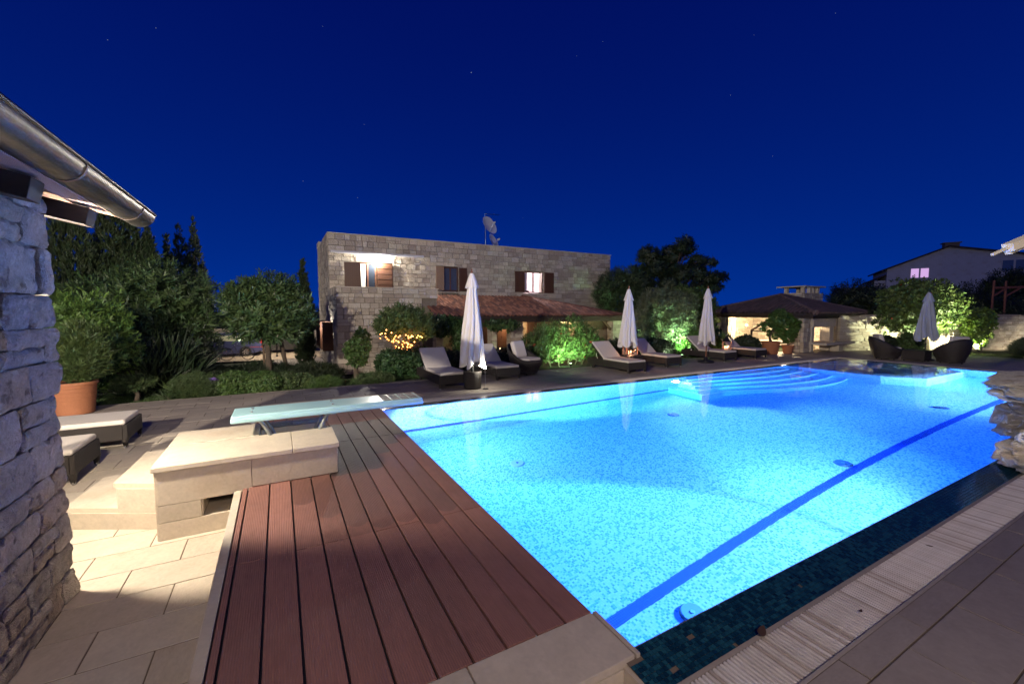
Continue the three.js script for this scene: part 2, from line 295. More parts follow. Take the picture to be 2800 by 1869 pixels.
{ // short front return of the raised side at the near end
  const g = structGroup('raised_edge');
  part('edge_wall', muv(bx(1.36, 1.398, -0.8, -0.03, -1.387, 1.4)), M.lime[1], g);
}
// ---------- wooden deck ----------
{
  const g = structGroup('wooden_deck');
  const dx0 = -0.36, dz0 = -8.42, W = 1.86, H = 6.74; // extent of the stain map in metres
  const planks = []; for (let k = 0; k < 10; k++) planks.push([-0.307 + 0.175 * k, -0.307 + 0.175 * (k + 1)]);
  const kOf = (x) => Math.floor((x + 0.307) / 0.175);
  // damp patches, measured off the boards: front edge of the wet stretch on each board, and the rounded end of the damp one
  const wetEnd = { 4: -4.47, 5: -4.46, 6: -4.49, 7: -4.95, 8: -5.25, 9: -5.6 }, dampEnd = { 2: -3.9, 3: -3.55, 4: -3.3, 5: -3.19, 6: -3.19, 7: -3.06, 8: -3.2 };
  const wetness = (x, z) => { const k = kOf(x), c = -0.307 + 0.175 * (k + 0.5), e = (x - c) / 0.0875; const w = 0.05 * (S(F2, x * 0.4, z * 0.4) - 0.5);
    const wet = k in wetEnd && z < wetEnd[k] + w - 0.03 * (1 - e * e) * -1 && z > -6.5 + 0.8 * (S(F1, x * 0.3, z * 0.15) - 0.5) ? 1 : 0;
    const damp = k in dampEnd && z < dampEnd[k] - 0.07 * e * e && z > -6.4 ? 1 : 0; return [wet, damp]; };
  const col = tex(1024, 2048, (u, v) => { const x = dx0 + u * W, z = dz0 + v * H; const [w, d] = wetness(x, z);
    const line = 0.5 + 0.5 * Math.cos(x / 0.0117 * 2 * PI), n = S(F1, u * 2.1, v * 0.9), m = S(F2, u * 1.3, v * 4), f = S(F3, u * 3, v * 1.1), board = S(F2, kOf(x) * 0.137, z < -5.62 ? 0.2 : z < -3.16 ? 0.5 : 0.8);
    let k = 0.80 + 0.28 * (n - 0.5) + 0.2 * (m - 0.5) + 0.2 * (f - 0.5) + 0.5 * (board - 0.5); k *= 0.88 + 0.12 * line; k *= w ? 0.13 : d ? 0.68 : 1; return [k, k * (w ? 1.08 : 1), k * (w ? 1.22 : 1)]; });
  const ro = tex(512, 1024, (u, v) => { const x = dx0 + u * W, z = dz0 + v * H; const [w, d] = wetness(x, z); return w ? 0.30 + 0.25 * S(F3, u * 4, v * 12) : d ? 0.55 : 0.66 + 0.2 * (S(F2, u * 2, v * 6) - 0.5); });
  const bp = tex(32, 8, (u) => 0.5 + 0.5 * Math.cos(u * 2 * PI * 1), false, W / 0.0117, 1);
  const mat = std(C(0.33, 0.155, 0.122), 1, { map: col, roughnessMap: ro, bumpMap: bp, bumpScale: 0.0014 });
  const deckUV = (geo) => { const p = geo.attributes.position, uv = new Float32Array(p.count * 2); for (let i = 0; i < p.count; i++) { uv[i * 2] = (p.getX(i) - dx0) / W; uv[i * 2 + 1] = (p.getZ(i) - dz0) / H; } geo.setAttribute('uv', new THREE.BufferAttribute(uv, 2)); return geo; };
  const R = mulberry(77);
  const cuts = [-8.36, -5.62, -3.16, -1.722];
  [[-0.352, -0.307], ...planks].forEach(([a, b], k) => {
    for (let s = 0; s < 3; s++) { if (s === 1 && k % 3 === 2) continue;
      const z0 = s === 0 ? cuts[0] : s === 1 ? cuts[1] : (k % 3 === 2 ? cuts[1] : cuts[2]), z1 = s === 0 ? cuts[1] : s === 1 ? cuts[2] : cuts[3];
      const end = s === 2 ? (R() - 0.5) * 0.006 : 0;
      part('deck_board', deckUV(rbx(a + 0.006, Math.min(b, 1.468) - 0.006, -0.024, 0, z0 + 0.0025, z1 - 0.0025 + end, 0.003, 1)), mat, g); }
  });
  part('deck_underlay', bx(-0.352, 1.24, -0.5, -0.027, -8.36, -1.74), M.black, g);
  part('light_stop_strip', bx(1.242, 1.40, -0.075, -0.027, -8.36, -1.74), M.darkWood, g);  // added strip, keeps pool light from showing through the last board gap
  // stone edging
  part('edging_stone', muv(rbx(-0.412, -0.354, -0.045, 0.004, -4.49, -1.40, 0.005)), M.lime[2], g);
  part('edging_stone', muv(rbx(-0.412, -0.354, -0.045, 0.004, -8.46, -5.76, 0.005)), M.lime[0], g);
  let xe = -0.35; for (const xn of [0.437, 0.80, 1.468]) { part('edging_stone', muv(rbx(xe + 0.003, xn - 0.003, -0.045, 0.004, -8.46, -8.365, 0.005)), pick(M.lime), g); xe = xn; }
  part('deck_side', muv(bx(-0.405, -0.36, T - 0.2, -0.047, -8.45, -1.41)), M.lime[1], g);
  part('deck_side', muv(bx(-0.36, 1.464, T - 0.2, -0.047, -8.452, -8.40)), M.lime[1], g);
  // coping slabs at the near end and their front facing
  let xc = -0.35; for (const xn of [0.703, 1.438]) { part('coping_slab', muv(rbx(xc + 0.003, xn - 0.003, -0.04, 0.002, -1.718, -1.392, 0.006)), M.lime[xn > 1 ? 0 : 3], g); xc = xn; }
  part('coping_slab', muv(rbx(1.441, 1.468, -0.6, 0.003, -1.718, -1.388, 0.006)), M.lime[3], g);
  for (const [a, b] of [[-0.35, 0.35], [0.353, 1.437]]) part('front_slab', muv(rbx(a, b, T, -0.044, -1.412, -1.39, 0.004)), M.lime[0], g);
}
// ---------- diving platform and its stairs ----------
{
  const px = -0.25, g = thing('diving_platform', 'pale limestone platform with stairs under the diving board', 'platform', px, T, -5.1);
  const L = M.lime, sl = M.slab;
  // solid core left and right of the sunken slot, clad in slabs
  wpart('core', muv(bx(-0.96, -0.24, T, 0.262, -5.70, -5.19)), L[3], g);
  wpart('core', muv(bx(-0.96, -0.67, T, 0.262, -5.19, -4.56)), L[3], g);
  wpart('core', muv(bx(-0.67, 0.45, -0.02, 0.262, -5.19, -4.56)), L[3], g);
  wpart('core', muv(bx(-0.24, 0.46, T, 0.262, -5.70, -5.66)), L[3], g);
  wpart('slot_floor', muv(bx(-0.24, 0.46, T, 0.07, -5.66, -5.19)), L[3], g);
  for (const [a, b, c, d, m] of [[-0.97, -0.275, -0.03, 0.268, 0], [-0.272, 0.468, 0.006, 0.268, 1], [-0.97, -0.665, -0.182, -0.034, 3], [-0.97, -0.415, T, -0.186, 0]]) wpart('facing_slab', muv(rbx(a, b, c, d, -4.56, -4.53, 0.004)), L[m], g);
  wpart('facing_slab', muv(rbx(-0.985, -0.962, -0.03, 0.268, -5.70, -4.54, 0.004)), L[1], g);
  wpart('facing_slab', muv(rbx(-0.985, -0.962, T, -0.034, -5.70, -4.54, 0.004)), L[0], g);
  wpart('facing_slab', muv(rbx(0.455, 0.475, 0.006, 0.268, -5.19, -4.56, 0.004)), L[1], g);
  wpart('niche_side', muv(bx(-0.672, -0.655, -0.184, -0.03, -5.15, -4.562)), L[2], g);
  wpart('niche_floor', muv(bx(-0.655, -0.41, T, -0.19, -5.15, -4.562)), L[3], g);
  for (const [a, b, c, d] of [[-1.0, 0.069, -5.183, -4.508], [0.072, 0.486, -5.183, -4.508], [-1.0, -0.233, -5.735, -5.186], [-0.23, 0.10, -5.735, -5.652], [0.103, 0.486, -5.735, -5.652]]) wpart('top_slab', muv(rbx(a, b, 0.27, 0.315, c, d, 0.006)), sl, g);
  // stairs, turned towards the lower floor
  const fr = (t) => [-1.75 + t * 0.78, -5.19 + t * 0.42];
  const steps = [[[fr(0.02), fr(1), [-0.97, -6.0], [-1.69, -6.0]], T, -0.19, [[fr(-0.02), fr(1), [-0.97, -6.03], [-1.715, -6.03]]], -0.15], [[[-1.345, -4.985], [-0.99, -4.785], [-0.99, -5.98], [-1.32, -5.98]], -0.185, 0.035, [[[-1.37, -5.02], [-0.99, -4.805], [-0.99, -6.0], [-1.345, -6.0]]], 0.075]];
  wpart('riser_block', muv(poly(steps[0][0], T, -0.192)), L[0], g);
  wpart('tread_slab', muv(poly([[-1.775, -5.225], [-1.31, -4.975], [-1.31, -6.03], [-1.715, -6.03]], -0.19, -0.15)), sl, g);
  wpart('riser_block', muv(poly([[-1.345, -4.985], [-0.99, -4.795], [-0.99, -5.98], [-1.32, -5.98]], -0.188, 0.033)), L[2], g);
  wpart('tread_slab', muv(poly([[-1.375, -5.025], [-0.988, -4.815], [-0.988, -6.0], [-1.345, -6.0]], 0.035, 0.075)), sl, g);
}
{ // springboard on its tubular stand
  const g = thing('diving_board', 'pale blue springboard on a grey tubular steel stand', 'diving board', 0.12, 0.07, -5.42);
  const blue = std(C(0.38, 0.64, 0.68), 0.28, { bumpMap: again(limeBump, 3), bumpScale: 0.001 });
  const zc = -5.30;
  const gb = rbx(-0.47, 1.53, 0.50, 0.565, zc - 0.21, zc + 0.21, 0.02, 3); wpart('board', muv(gb), blue, g);
  wpart('board_lip', rbx(-0.475, 1.535, 0.485, 0.535, zc - 0.222, zc + 0.222, 0.018, 3), blue, g);
  const gritT = tex(128, 128, (u, v) => 0.55 + 0.9 * (S(F3, u, v) - 0.5)), grit = std(C(0.33, 0.36, 0.35), 0.45, { map: gritT, bumpMap: again(gritT, 3), bumpScale: 0.004 });
  for (let i = 0; i < 4; i++) for (let j = 0; j < 3; j++) wpart('grip_pad', rbx(1.06 + i * 0.108, 1.155 + i * 0.108, 0.5645, 0.568, zc - 0.195 + j * 0.132, zc - 0.075 + j * 0.132, 0.0015, 1), grit, g);
  const tubeM = std(C(0.30, 0.32, 0.32), 0.4, { metalness: 0.7 });
  for (const dz of [-0.15, 0.15]) {
    wpart('stand_leg', tube([V(-0.27, 0.485, zc + dz), V(-0.22, 0.475, zc + dz), V(-0.05, 0.16, zc + dz), V(0.0, 0.10, zc + dz)], 0.021, 20), tubeM, g);
    wpart('stand_leg', tube([V(0.50, 0.485, zc + dz), V(0.45, 0.475, zc + dz), V(0.29, 0.16, zc + dz), V(0.25, 0.10, zc + dz)], 0.021, 20), tubeM, g);
    wpart('foot_plate', rbx(-0.03, 0.29, 0.071, 0.105, zc + dz - 0.03, zc + dz + 0.03, 0.004), tubeM, g);
  }
  for (const x of [-0.27, 0.50]) wpart('cross_bar', rbx(x - 0.03, x + 0.03, 0.468, 0.487, zc - 0.19, zc + 0.19, 0.004), tubeM, g);
  for (const x of [-0.29, 0.505]) for (const dz of [-0.09, 0.09]) wpart('bolt', new THREE.CylinderGeometry(0.012, 0.013, 0.012, 10).translate(x, 0.57, zc + dz), M.steel, g);
}
// ---------- pool house corner at the left ----------
function roughStone(w, h, d, seed) { // w along z, h up, d outwards (+x)
  const n = (l) => Math.max(2, Math.round(l / 0.028)), g0 = new THREE.BoxGeometry(d, h, w, Math.max(2, Math.round(d / 0.05)), n(h), n(w));
  g0.deleteAttribute('uv'); g0.deleteAttribute('normal'); const g = mergeVertices(g0, 1e-4), p = g.attributes.position;
  const rc = Math.min(0.018, h * 0.2, w * 0.2);
  for (let i = 0; i < p.count; i++) {
    let x = p.getX(i), y = p.getY(i), z = p.getZ(i);
    const ey = Math.max(0, Math.abs(y) - (h / 2 - rc)) / rc, ez = Math.max(0, Math.abs(z) - (w / 2 - rc)) / rc, e = Math.min(1, Math.hypot(ey, ez));
    x -= (x > 0 ? 1 : 0) * e * rc * 0.9;
    if (ey && ez) { const k = rc * 0.5 * Math.min(ey, ez); y -= Math.sign(y) * k; z -= Math.sign(z) * k; }
    const a = seed * 3.7, big = N3(y * 6 + a, z * 6, a), mid = N3(x * 14 + a, y * 16, z * 14 + a), fine = N3(x * 40, y * 44 + a, z * 40);
    const amp = x > 0 ? 1 : 0.15; const chip = Math.max(0, N3(y * 11 + a, z * 8, a + 4) - 0.15); x += amp * (0.014 * big + 0.010 * mid + 0.007 * fine - 0.030 * chip);
    y += 0.010 * N3(z * 9 + a, a, x * 9) + 0.004 * fine; z += 0.008 * N3(y * 9, a, x * 9 + a) + 0.004 * mid;
    p.setXYZ(i, x, y, z);
  }
  return muv(toCreasedNormals(g, 0.42), seed * 0.31, seed * 0.17);
}
{
  const wx = -1.33, g = thing('pool_house', 'rough stone corner of a building with a zinc gutter along its eaves', 'building', -1.9, T, -2.4);
  wpart('wall_core', muv(bx(-3.6, wx - 0.06, T, 2.32, -3.93, 1.0)), M.mortar, g);
  const R = mulberry(424), rs = (a, b) => a + (b - a) * R();
  let y = T - 0.02, c = 0;
  while (y < 2.30) { // courses of unequal height, now and then two thin stones in place of one
    const h = Math.min(y > 0.9 ? rs(0.20, 0.34) : rs(0.14, 0.28), 2.37 - y); let z = -4.015 + rs(-0.02, 0.02), first = true; c++;
    while (z < 0.6) {
      const w = first ? (c % 2 ? rs(0.16, 0.22) : rs(0.30, 0.42)) : rs(0.22, 0.62), split = !first && h > 0.18 && R() < 0.45, hs = split ? [h * rs(0.35, 0.65)] : [h]; if (split) hs.push(h - hs[0]);
      let yy = y; for (const hh of hs) {
        const st = part('stone', roughStone(w - 0.007, hh - 0.006, 0.22, (c * 13 + z * 7 + yy * 3) % 50), M.stone[Math.floor(R() * 6)], g);
        st.position.set(wx - 0.10 + rs(-0.016, 0.010) + 1.9, yy + hh / 2 - T, z + w / 2 + 2.4); st.rotation.set(rs(-0.02, 0.02), rs(-0.03, 0.03), rs(-0.015, 0.015)); yy += hh; }
      z += w; first = false;
    }
    y += h;
  }
  // eaves: purlin, rafters, soffit, perforated strip, gutter, first roof tiles
  wpart('wall_plate', bx(-1.75, -1.36, 2.30, 2.40, -4.0, 1.0), M.darkWood, g);
  for (const z of [-4.08, -3.30, -2.5]) { const r = wpart('rafter', rbx(-1.75, -1.13, -0.06, 0.06, z - 0.075, z + 0.075, 0.005).translate(1.13, 0, 0).rotateZ(-0.22).translate(-1.13, 2.285, 0), M.darkWood, g); }
  wpart('soffit', bx(-1.9, -1.03, 0, 0.02, -4.60, 1.0).translate(1.03, 0, 0).rotateZ(-0.22).translate(-1.03, 2.372, 0), std(C(0.55, 0.36, 0.27), 0.75, { map: dirtTex }), g);
  const perf = tex(64, 64, (u, v) => (Math.hypot(u - 0.5, v - 0.5) < 0.26 ? 0.06 : 0.9), false, 62);
  wpart('vent_strip', muv(bx(-1.245, -1.06, -0.004, 0, -4.16, 1.0).translate(1.06, 0, 0).rotateZ(-0.22).translate(-1.06, 2.352, 0)), std(C(0.62, 0.50, 0.50), 0.5, { map: perf }), g);
  const gut = (r, z0, z1, th) => { const s = new THREE.Shape(); s.absarc(0, 0, r, PI, 2 * PI); s.absarc(0, 0, r - th, 2 * PI, PI, true); return new THREE.ExtrudeGeometry(s, { depth: z1 - z0, bevelEnabled: false, curveSegments: 24 }).translate(-0.995, 2.44, z0); };
  const gu = wpart('gutter', gut(0.106, -4.66, 1.0, 0.004), M.zinc, g);
  const sub = (n, ge, m) => part(n, ge.translate(-g.position.x, -g.position.y, -g.position.z), m, gu);
  sub('gutter_bead', bar(V(-0.888, 2.443, -4.66), V(-0.888, 2.443, 1.0), 0.012), M.zinc);
  for (const z of [-4.30, -3.20, -2.1]) sub('gutter_strap', gut(0.111, z - 0.013, z + 0.013, 0.006), std(C(0.30, 0.24, 0.20), 0.5, { metalness: 0.8 }));
  sub('end_cap', new THREE.CylinderGeometry(0.105, 0.105, 0.004, 20, 1, false, -PI / 2, PI).rotateX(PI / 2).translate(-0.995, 2.44, -4.662), M.zinc);
  for (let i = 0; i < 15; i++) { const t = new THREE.CylinderGeometry(0.07, 0.08, 0.5, 10, 1, true, 0, PI).rotateZ(PI / 2); wpart('roof_tile', t.rotateZ(-0.22).translate(-1.24, 2.475, -4.40 + i * 0.19), std(C(0.10, 0.075, 0.065), 0.9), g); }
  wpart('roof_deck', bx(-3.4, -1.0, 0, 0.03, -4.58, 1.0).translate(1.0, 0, 0).rotateZ(-0.24).translate(-1.0, 2.43, 0), M.darkWood, g);
}
// ---------- buildings ----------
// Coursed stone facing for a wall plane. u runs along the wall, v up; place(u, v, out) gives world points. Openings [u0,u1,v0,v1] stay free.
function facing(g, u0, u1, v0, v1, place, holes, seed, opt) {
  const R = mulberry(seed), rs = (a, b) => a + (b - a) * R(), list = [];
  let v = v0;
  while (v < v1 - 0.03) {
    let h = Math.min(rs(opt.h[0], opt.h[1]), v1 - v); if (v1 - v - h < 0.08) h = v1 - v;
    let u = u0;
    while (u < u1 - 0.02) {
      let w = Math.min(rs(opt.w[0], opt.w[1]), u1 - u); if (u1 - u - w < 0.1) w = u1 - u;
      const split = R() < opt.split && h > 0.2, cells = split ? [[v, v + h * 0.5], [v + h * 0.5, v + h]] : [[v, v + h]];
      for (const [a, b] of cells) {
        let segs = [[u, u + w]];
        for (const [p, q, r, s] of holes) if (b > r + 0.01 && a < s - 0.01) segs = segs.flatMap(([x, y]) => (y <= p || x >= q ? [[x, y]] : [[x, Math.min(y, p)], [Math.max(x, q), y]].filter(([m, n]) => n - m > 0.05)));
        for (const [x, y] of segs) list.push([x, y, a, b, rs(0, 1), Math.floor(R() * 6)]);
      }
      u += w;
    }
    v += h;
  }
  return list;
}
function stonePieces(g, list, place, mats, many, limit, opt, name = 'stone') {
  const j = opt.joint / 2, rest = [], unit = muv(new THREE.BoxGeometry(1, 1, 1)), col = (m) => m.color;
  list.forEach(([a, b, c, d, k, m], n) => {
    const out = opt.out[0] + (opt.out[1] - opt.out[0]) * k, geo = place(a + j, b - j, c + j, d - j, out);
    if (n < limit) wpart(name, muv(geo, k * 3, k * 7), mats[m % mats.length], g);
    else { geo.setAttribute('color', new THREE.Float32BufferAttribute(new Float32Array(geo.attributes.position.count * 3).map((_, i) => [mats[m % mats.length].color.r, mats[m % mats.length].color.g, mats[m % mats.length].color.b][i % 3]), 3)); rest.push(plain(muv(geo, k * 3, k * 7))); }
  });
  if (rest.length) { const r = wpart('far_' + name, mergeGeometries(rest), many, g); r.userData.kind = 'stuff'; }
}
const Pz = (z) => (a, b, c, d, o) => { const g = new THREE.BoxGeometry(b - a, d - c, 0.12 + o); return g.translate((a + b) / 2, (c + d) / 2, z - 0.06 + o / 2); };
const Px = (x) => (a, b, c, d, o) => { const g = new THREE.BoxGeometry(0.12 + o, d - c, b - a); return g.translate(x + 0.06 - o / 2, (c + d) / 2, (a + b) / 2); };
M.glassDark = std(C(0.02, 0.025, 0.035), 0.08);
M.tileRoof = variants([[0.38, 0.16, 0.10], [0.27, 0.115, 0.08], [0.46, 0.22, 0.15], [0.20, 0.095, 0.075]], 0.85, { map: dirtTex });
function louvre(g, x0, x1, y0, y1, z, vertical, mat = M.shutter, turn) { // a shutter leaf with its slats
  const s = new THREE.Group(); s.name = 'shutter'; s.position.set(x0 - g.position.x, y0 - g.position.y, z - g.position.z); if (turn) s.rotation.y = turn; g.add(s);
  const w = x1 - x0, h = y1 - y0;
  part('panel', bx(0, w, 0, h, -0.02, 0.01), mat, s);
  const n = vertical ? 7 : 9; for (let i = 0; i < n; i++) part('slat', vertical ? bx(w * i / n + 0.014, w * (i + 1) / n - 0.014, 0.01, h - 0.01, 0.01, 0.05) : bx(0.02, w - 0.02, h * i / n + 0.012, h * (i + 1) / n - 0.03, 0.01, 0.06), mat, s);
  return s;
}
{
  const HX0 = 2.1, HX1 = 19.1, HZ = -21.47, HB = -27.4, BZ = -18.87, G0 = -1.05, TOP = 5.2;
  const g = thing('stone_house', 'two storey flat roofed stone house with tiled porch and dark shutters', 'house', 10, G0, -22);
  const holes = [[3.42, 5.04, 1.4, 3.97], [7.62, 8.52, 2.62, 3.95], [12.58, 13.92, 2.66, 3.93], [9.9, 11.9, G0, 1.35], [13.0, 15.0, G0, 1.35]];
  // carcass in pieces round the openings
  const cz0 = HB, cz1 = HZ - 0.1;
  const rows = [[HX0 + 0.02, 3.42, G0, TOP - 0.05], [3.42, 5.04, G0, 1.4], [3.42, 5.04, 3.97, TOP - 0.05], [5.04, 7.62, G0, TOP - 0.05], [7.62, 8.52, G0, 2.62], [7.62, 8.52, 3.95, TOP - 0.05], [8.52, 12.58, G0, TOP - 0.05], [12.58, 13.92, G0, 2.66], [12.58, 13.92, 3.93, TOP - 0.05], [13.92, HX1, G0, TOP - 0.05]];
  wpart('wall', muv(merge(rows.map(([a, b, c, d]) => bx(a, b, c, d, cz1 - 0.4, cz1)))), M.mortar, g);
  wpart('wall', muv(bx(HX0 + 0.02, HX0 + 0.5, G0, TOP - 0.06, cz0, cz1 - 0.4)), M.mortar, g);
  wpart('wall', muv(bx(HX1 - 0.5, HX1, G0, TOP - 0.06, cz0, cz1 - 0.4)), M.mortar, g);
  wpart('roof', bx(HX0 + 0.05, HX1 - 0.05, 4.55, 4.65, cz0, cz1 - 0.41), M.mortar, g);
  wpart('inner_wall', bx(HX0 + 0.5, HX1 - 0.5, G0, 4.5, cz0 + 0.2, cz0 + 0.4), M.white, g);
  // balcony block
  wpart('balcony', muv(merge([bx(HX0 + 0.02, 6.43, G0, 1.55, HZ, BZ - 0.1), bx(HX0 + 0.02, 6.43, 1.55, 2.56, BZ - 0.4, BZ - 0.1), bx(HX0 + 0.021, HX0 + 0.32, 1.55, 2.561, HZ, BZ - 0.41)])), M.mortar, g);
  const oB = { h: [0.17, 0.30], w: [0.20, 0.50], split: 0.12, joint: 0.018, out: [0.0, 0.03] };
  stonePieces(g, facing(g, HX0, 6.45, G0, 2.6, 0, [[5.7, 6.5, G0, 2.08]], 51, oB), Pz(BZ), M.ashlar, M.ashlarMany, 200, oB);
  const up = facing(g, HX0, HX1, 1.3, TOP, 0, [...holes, [HX0, 6.2, 0, 1.9]], 52, oB).sort((p, q) => p[0] - q[0]);
  stonePieces(g, up, Pz(HZ), M.ashlar, M.ashlarMany, 100, oB);
  stonePieces(g, facing(g, HB, HZ - 0.12, G0, TOP, 0, [], 53, oB), Px(HX0), M.ashlar, M.ashlarMany, 0, oB);
  stonePieces(g, facing(g, HZ - 0.12, BZ - 0.12, G0, 2.6, 0, [], 54, oB), Px(HX0 + 0.002), M.ashlar, M.ashlarMany, 0, oB);
  wpart('ground_floor_wall', muv(bx(6.45, HX1, G0, 1.3, HZ - 0.1, HZ - 0.04)), std(C(0.45, 0.36, 0.26), 0.9, { map: rockTex, bumpMap: rockBump, bumpScale: 0.02 }), g);
  wpart('roof_coping', muv(merge([rbx(HX0 - 0.03, HX1 + 0.04, TOP, TOP + 0.05, HZ - 0.3, HZ + 0.04), rbx(HX0 - 0.03, HX0 + 0.35, TOP - 0.001, TOP + 0.051, -24.2, HZ - 0.3), rbx(HX0 - 0.03, HX0 + 0.35, TOP + 0.02, TOP + 0.30, HB, -26.4)])), M.ashlar[2], g);
  wpart('balcony_coping', muv(merge([rbx(HX0 - 0.03, 6.48, 2.6, 2.64, BZ - 0.42, BZ + 0.03), rbx(HX0 - 0.031, HX0 + 0.33, 2.6, 2.641, HZ, BZ - 0.42)])), M.ashlar[2], g);
  // balcony door: glass with a white curtain, one leaf open towards us, one shut with cross slats
  const win = (name, x0, x1, y0, y1, glass) => { const o = new THREE.Group(); o.name = name; g.add(o); o.position.set(x0 - 10, y0 - G0, HZ + 22);
    const w = x1 - x0, h = y1 - y0, f = 0.06; part('frame', merge([bx(0, w, 0, f, -0.14, -0.06), bx(0, w, h - f, h, -0.14, -0.06), bx(0, f, f, h - f, -0.139, -0.061), bx(w - f, w, f, h - f, -0.139, -0.061), bx(w / 2 - 0.035, w / 2 + 0.035, f, h - f, -0.138, -0.062)]), M.shutter, o);
    for (const k of [0, 1]) part('pane', bx(k ? w / 2 + 0.035 : f, k ? w - f : w / 2 - 0.035, f, h - f, -0.11, -0.10), glass, o); return o; };
  const d = win('balcony_door', 3.44, 4.24, 1.56, 3.93, M.glassDark); part('curtain', bx(0.08, 0.28, 0.05, 2.3, -0.06, -0.03), std(C(0.75, 0.75, 0.7), 0.9), d);
  wpart('door_lintel', muv(rbx(3.3, 5.1, 3.97, 4.18, HZ - 0.1, HZ + 0.03)), M.ashlar[2], g);
  louvre(g, 2.76, 3.45, 1.60, 3.92, HZ + 0.05, true, M.shutter, -0.12); louvre(g, 4.25, 5.0, 1.60, 3.92, HZ + 0.04, false);
  win('window', 7.64, 8.50, 2.66, 3.93, std(C(0.06, 0.07, 0.10), 0.12));
  louvre(g, 7.24, 7.66, 2.68, 3.94, HZ + 0.05, true, M.shutter, -0.35); louvre(g, 8.52, 8.98, 2.68, 3.92, HZ + 0.06, true);
  const w3 = win('window', 12.60, 13.90, 2.68, 3.91, new THREE.MeshPhysicalMaterial({ color: C(1, 1, 1), transmission: 1, thickness: 0, roughness: 0.02, ior: 1.5 })); part('sill_box', bx(0.1, 0.35, 0.06, 0.14, -0.095, -0.07), M.darkWood, w3);
  part('curtain', merge(Array.from({ length: 5 }, (_, k) => bar(V(0.10 + k * 0.045, 0.05, -0.2 - 0.02 * (k % 2)), V(0.10 + k * 0.045, 1.18, -0.2 - 0.02 * (k % 2)), 0.026, 0.026, 8))), std(C(0.75, 0.68, 0.70), 0.9), w3);
  // the lit room behind it
  const rm = std(C(0.72, 0.66, 0.68), 0.9);
  wpart('room_wall', bx(11.2, 15.4, 1.6, 4.5, -25.2, -25.1), rm, g); wpart('room_wall', bx(11.2, 11.3, 1.6, 4.5, -25.1, cz1 - 0.405), rm, g); wpart('room_wall', bx(15.3, 15.4, 1.6, 4.5, -25.1, cz1 - 0.405), rm, g); wpart('room_ceiling', bx(11.3, 15.3, 4.42, 4.5, -25.1, cz1 - 0.41), rm, g); wpart('room_floor', bx(11.3, 15.3, 1.6, 1.7, -25.1, cz1 - 0.41), rm, g);
  wpart('room_lamp', new THREE.SphereGeometry(0.12, 16, 10).translate(13.2, 4.1, -23.4), new THREE.MeshStandardMaterial({ emissive: C(1, 0.88, 0.86), emissiveIntensity: 12 }), g); { const l = new THREE.PointLight(C(1, 0.86, 0.86), 55, 0, 2); l.position.set(13.2 - 10, 4.1 - G0, -23.4 + 22); l.castShadow = true; l.shadow.radius = 5; l.name = 'room_light'; g.add(l); }
  louvre(g, 11.95, 12.58, 2.70, 3.90, HZ + 0.05, true); louvre(g, 13.95, 14.62, 2.69, 3.90, HZ + 0.05, true);
  for (const [a, b, y] of [[7.2, 9.0, 2.62], [11.9, 14.65, 2.64]]) wpart('window_sill', muv(rbx(a, b, y - 0.05, y, HZ - 0.1, HZ + 0.06)), M.ashlar[2], g);
  wpart('awning_case', rbx(2.16, 6.56, 4.30, 4.42, HZ + 0.03, HZ + 0.22, 0.03), std(C(0.55, 0.55, 0.58), 0.4), g);
  // shutters standing open on the end wall
  for (const [z, t] of [[-20.35, 0.25], [-21.2, -0.1], [-22.0, 0.15], [-23.6, 0.1]]) { const s = new THREE.Group(); s.name = 'shutter'; s.position.set(HX0 - 10 - 0.02, 0.9, z + 22); s.rotation.y = PI + t; g.add(s); part('panel', bx(0, 0.46, 0, 1.28, -0.02, 0.02), M.shutter, s); }
  wpart('end_wall_lamp', rbx(HX0 - 0.1, HX0 - 0.01, 0.75, 1.1, -20.95, -20.85, 0.01), new THREE.MeshStandardMaterial({ emissive: C(1, 0.98, 0.9), emissiveIntensity: 4 }), g);
  { const l = new THREE.PointLight(C(1, 0.96, 0.88), 5, 0, 2); l.position.set(HX0 - 10 - 0.22, 0.9 - G0, -20.9 + 22); l.castShadow = true; l.name = 'end_wall_light'; g.add(l); }
  // sconce on the balcony front
  const sc = wpart('wall_sconce', new THREE.SphereGeometry(0.09, 14, 8, 0, PI * 2, PI / 2, PI / 2).translate(2.95, 1.58, BZ + 0.10), M.ashlar[4], g);
  part('sconce_arm', bx(2.93, 2.97, 1.56, 1.60, BZ, BZ + 0.10).translate(-10, -G0, 22), M.black, sc);
  // aerials on the roof
  const dish = (x, y, z, r, aim) => { const q = part('satellite_dish', new THREE.LatheGeometry([[0, 0], [0.3, 0.02], [0.6, 0.08], [0.85, 0.165], [1, 0.23], [1, 0.25], [0.85, 0.185], [0.3, 0.04], [0, 0.02]].map(([u, v]) => new THREE.Vector2(u * r, v * r)), 28).scale(1, 1, 1.12), std(C(0.62, 0.63, 0.66), 0.5, { side: THREE.DoubleSide }), g); q.position.set(x - 10, y - G0, z + 22); q.quaternion.setFromUnitVectors(V(0, 1, 0), aim.clone().normalize()); part('feed_arm', bar(V(0, 0.1 * r, r * 0.95), V(0, r * 0.95, r * 0.25), 0.02), M.steel, q); part('feed_horn', new THREE.CylinderGeometry(0.05, 0.07, 0.16, 10).translate(0, r * 0.95, r * 0.22), std(C(0.6, 0.6, 0.6), 0.5), q); };
  dish(11.02, 6.60, -23, 0.55, V(0.35, 0.45, 0.82)); dish(11.1, 5.62, -22.6, 0.46, V(0.55, 0.45, 0.70));
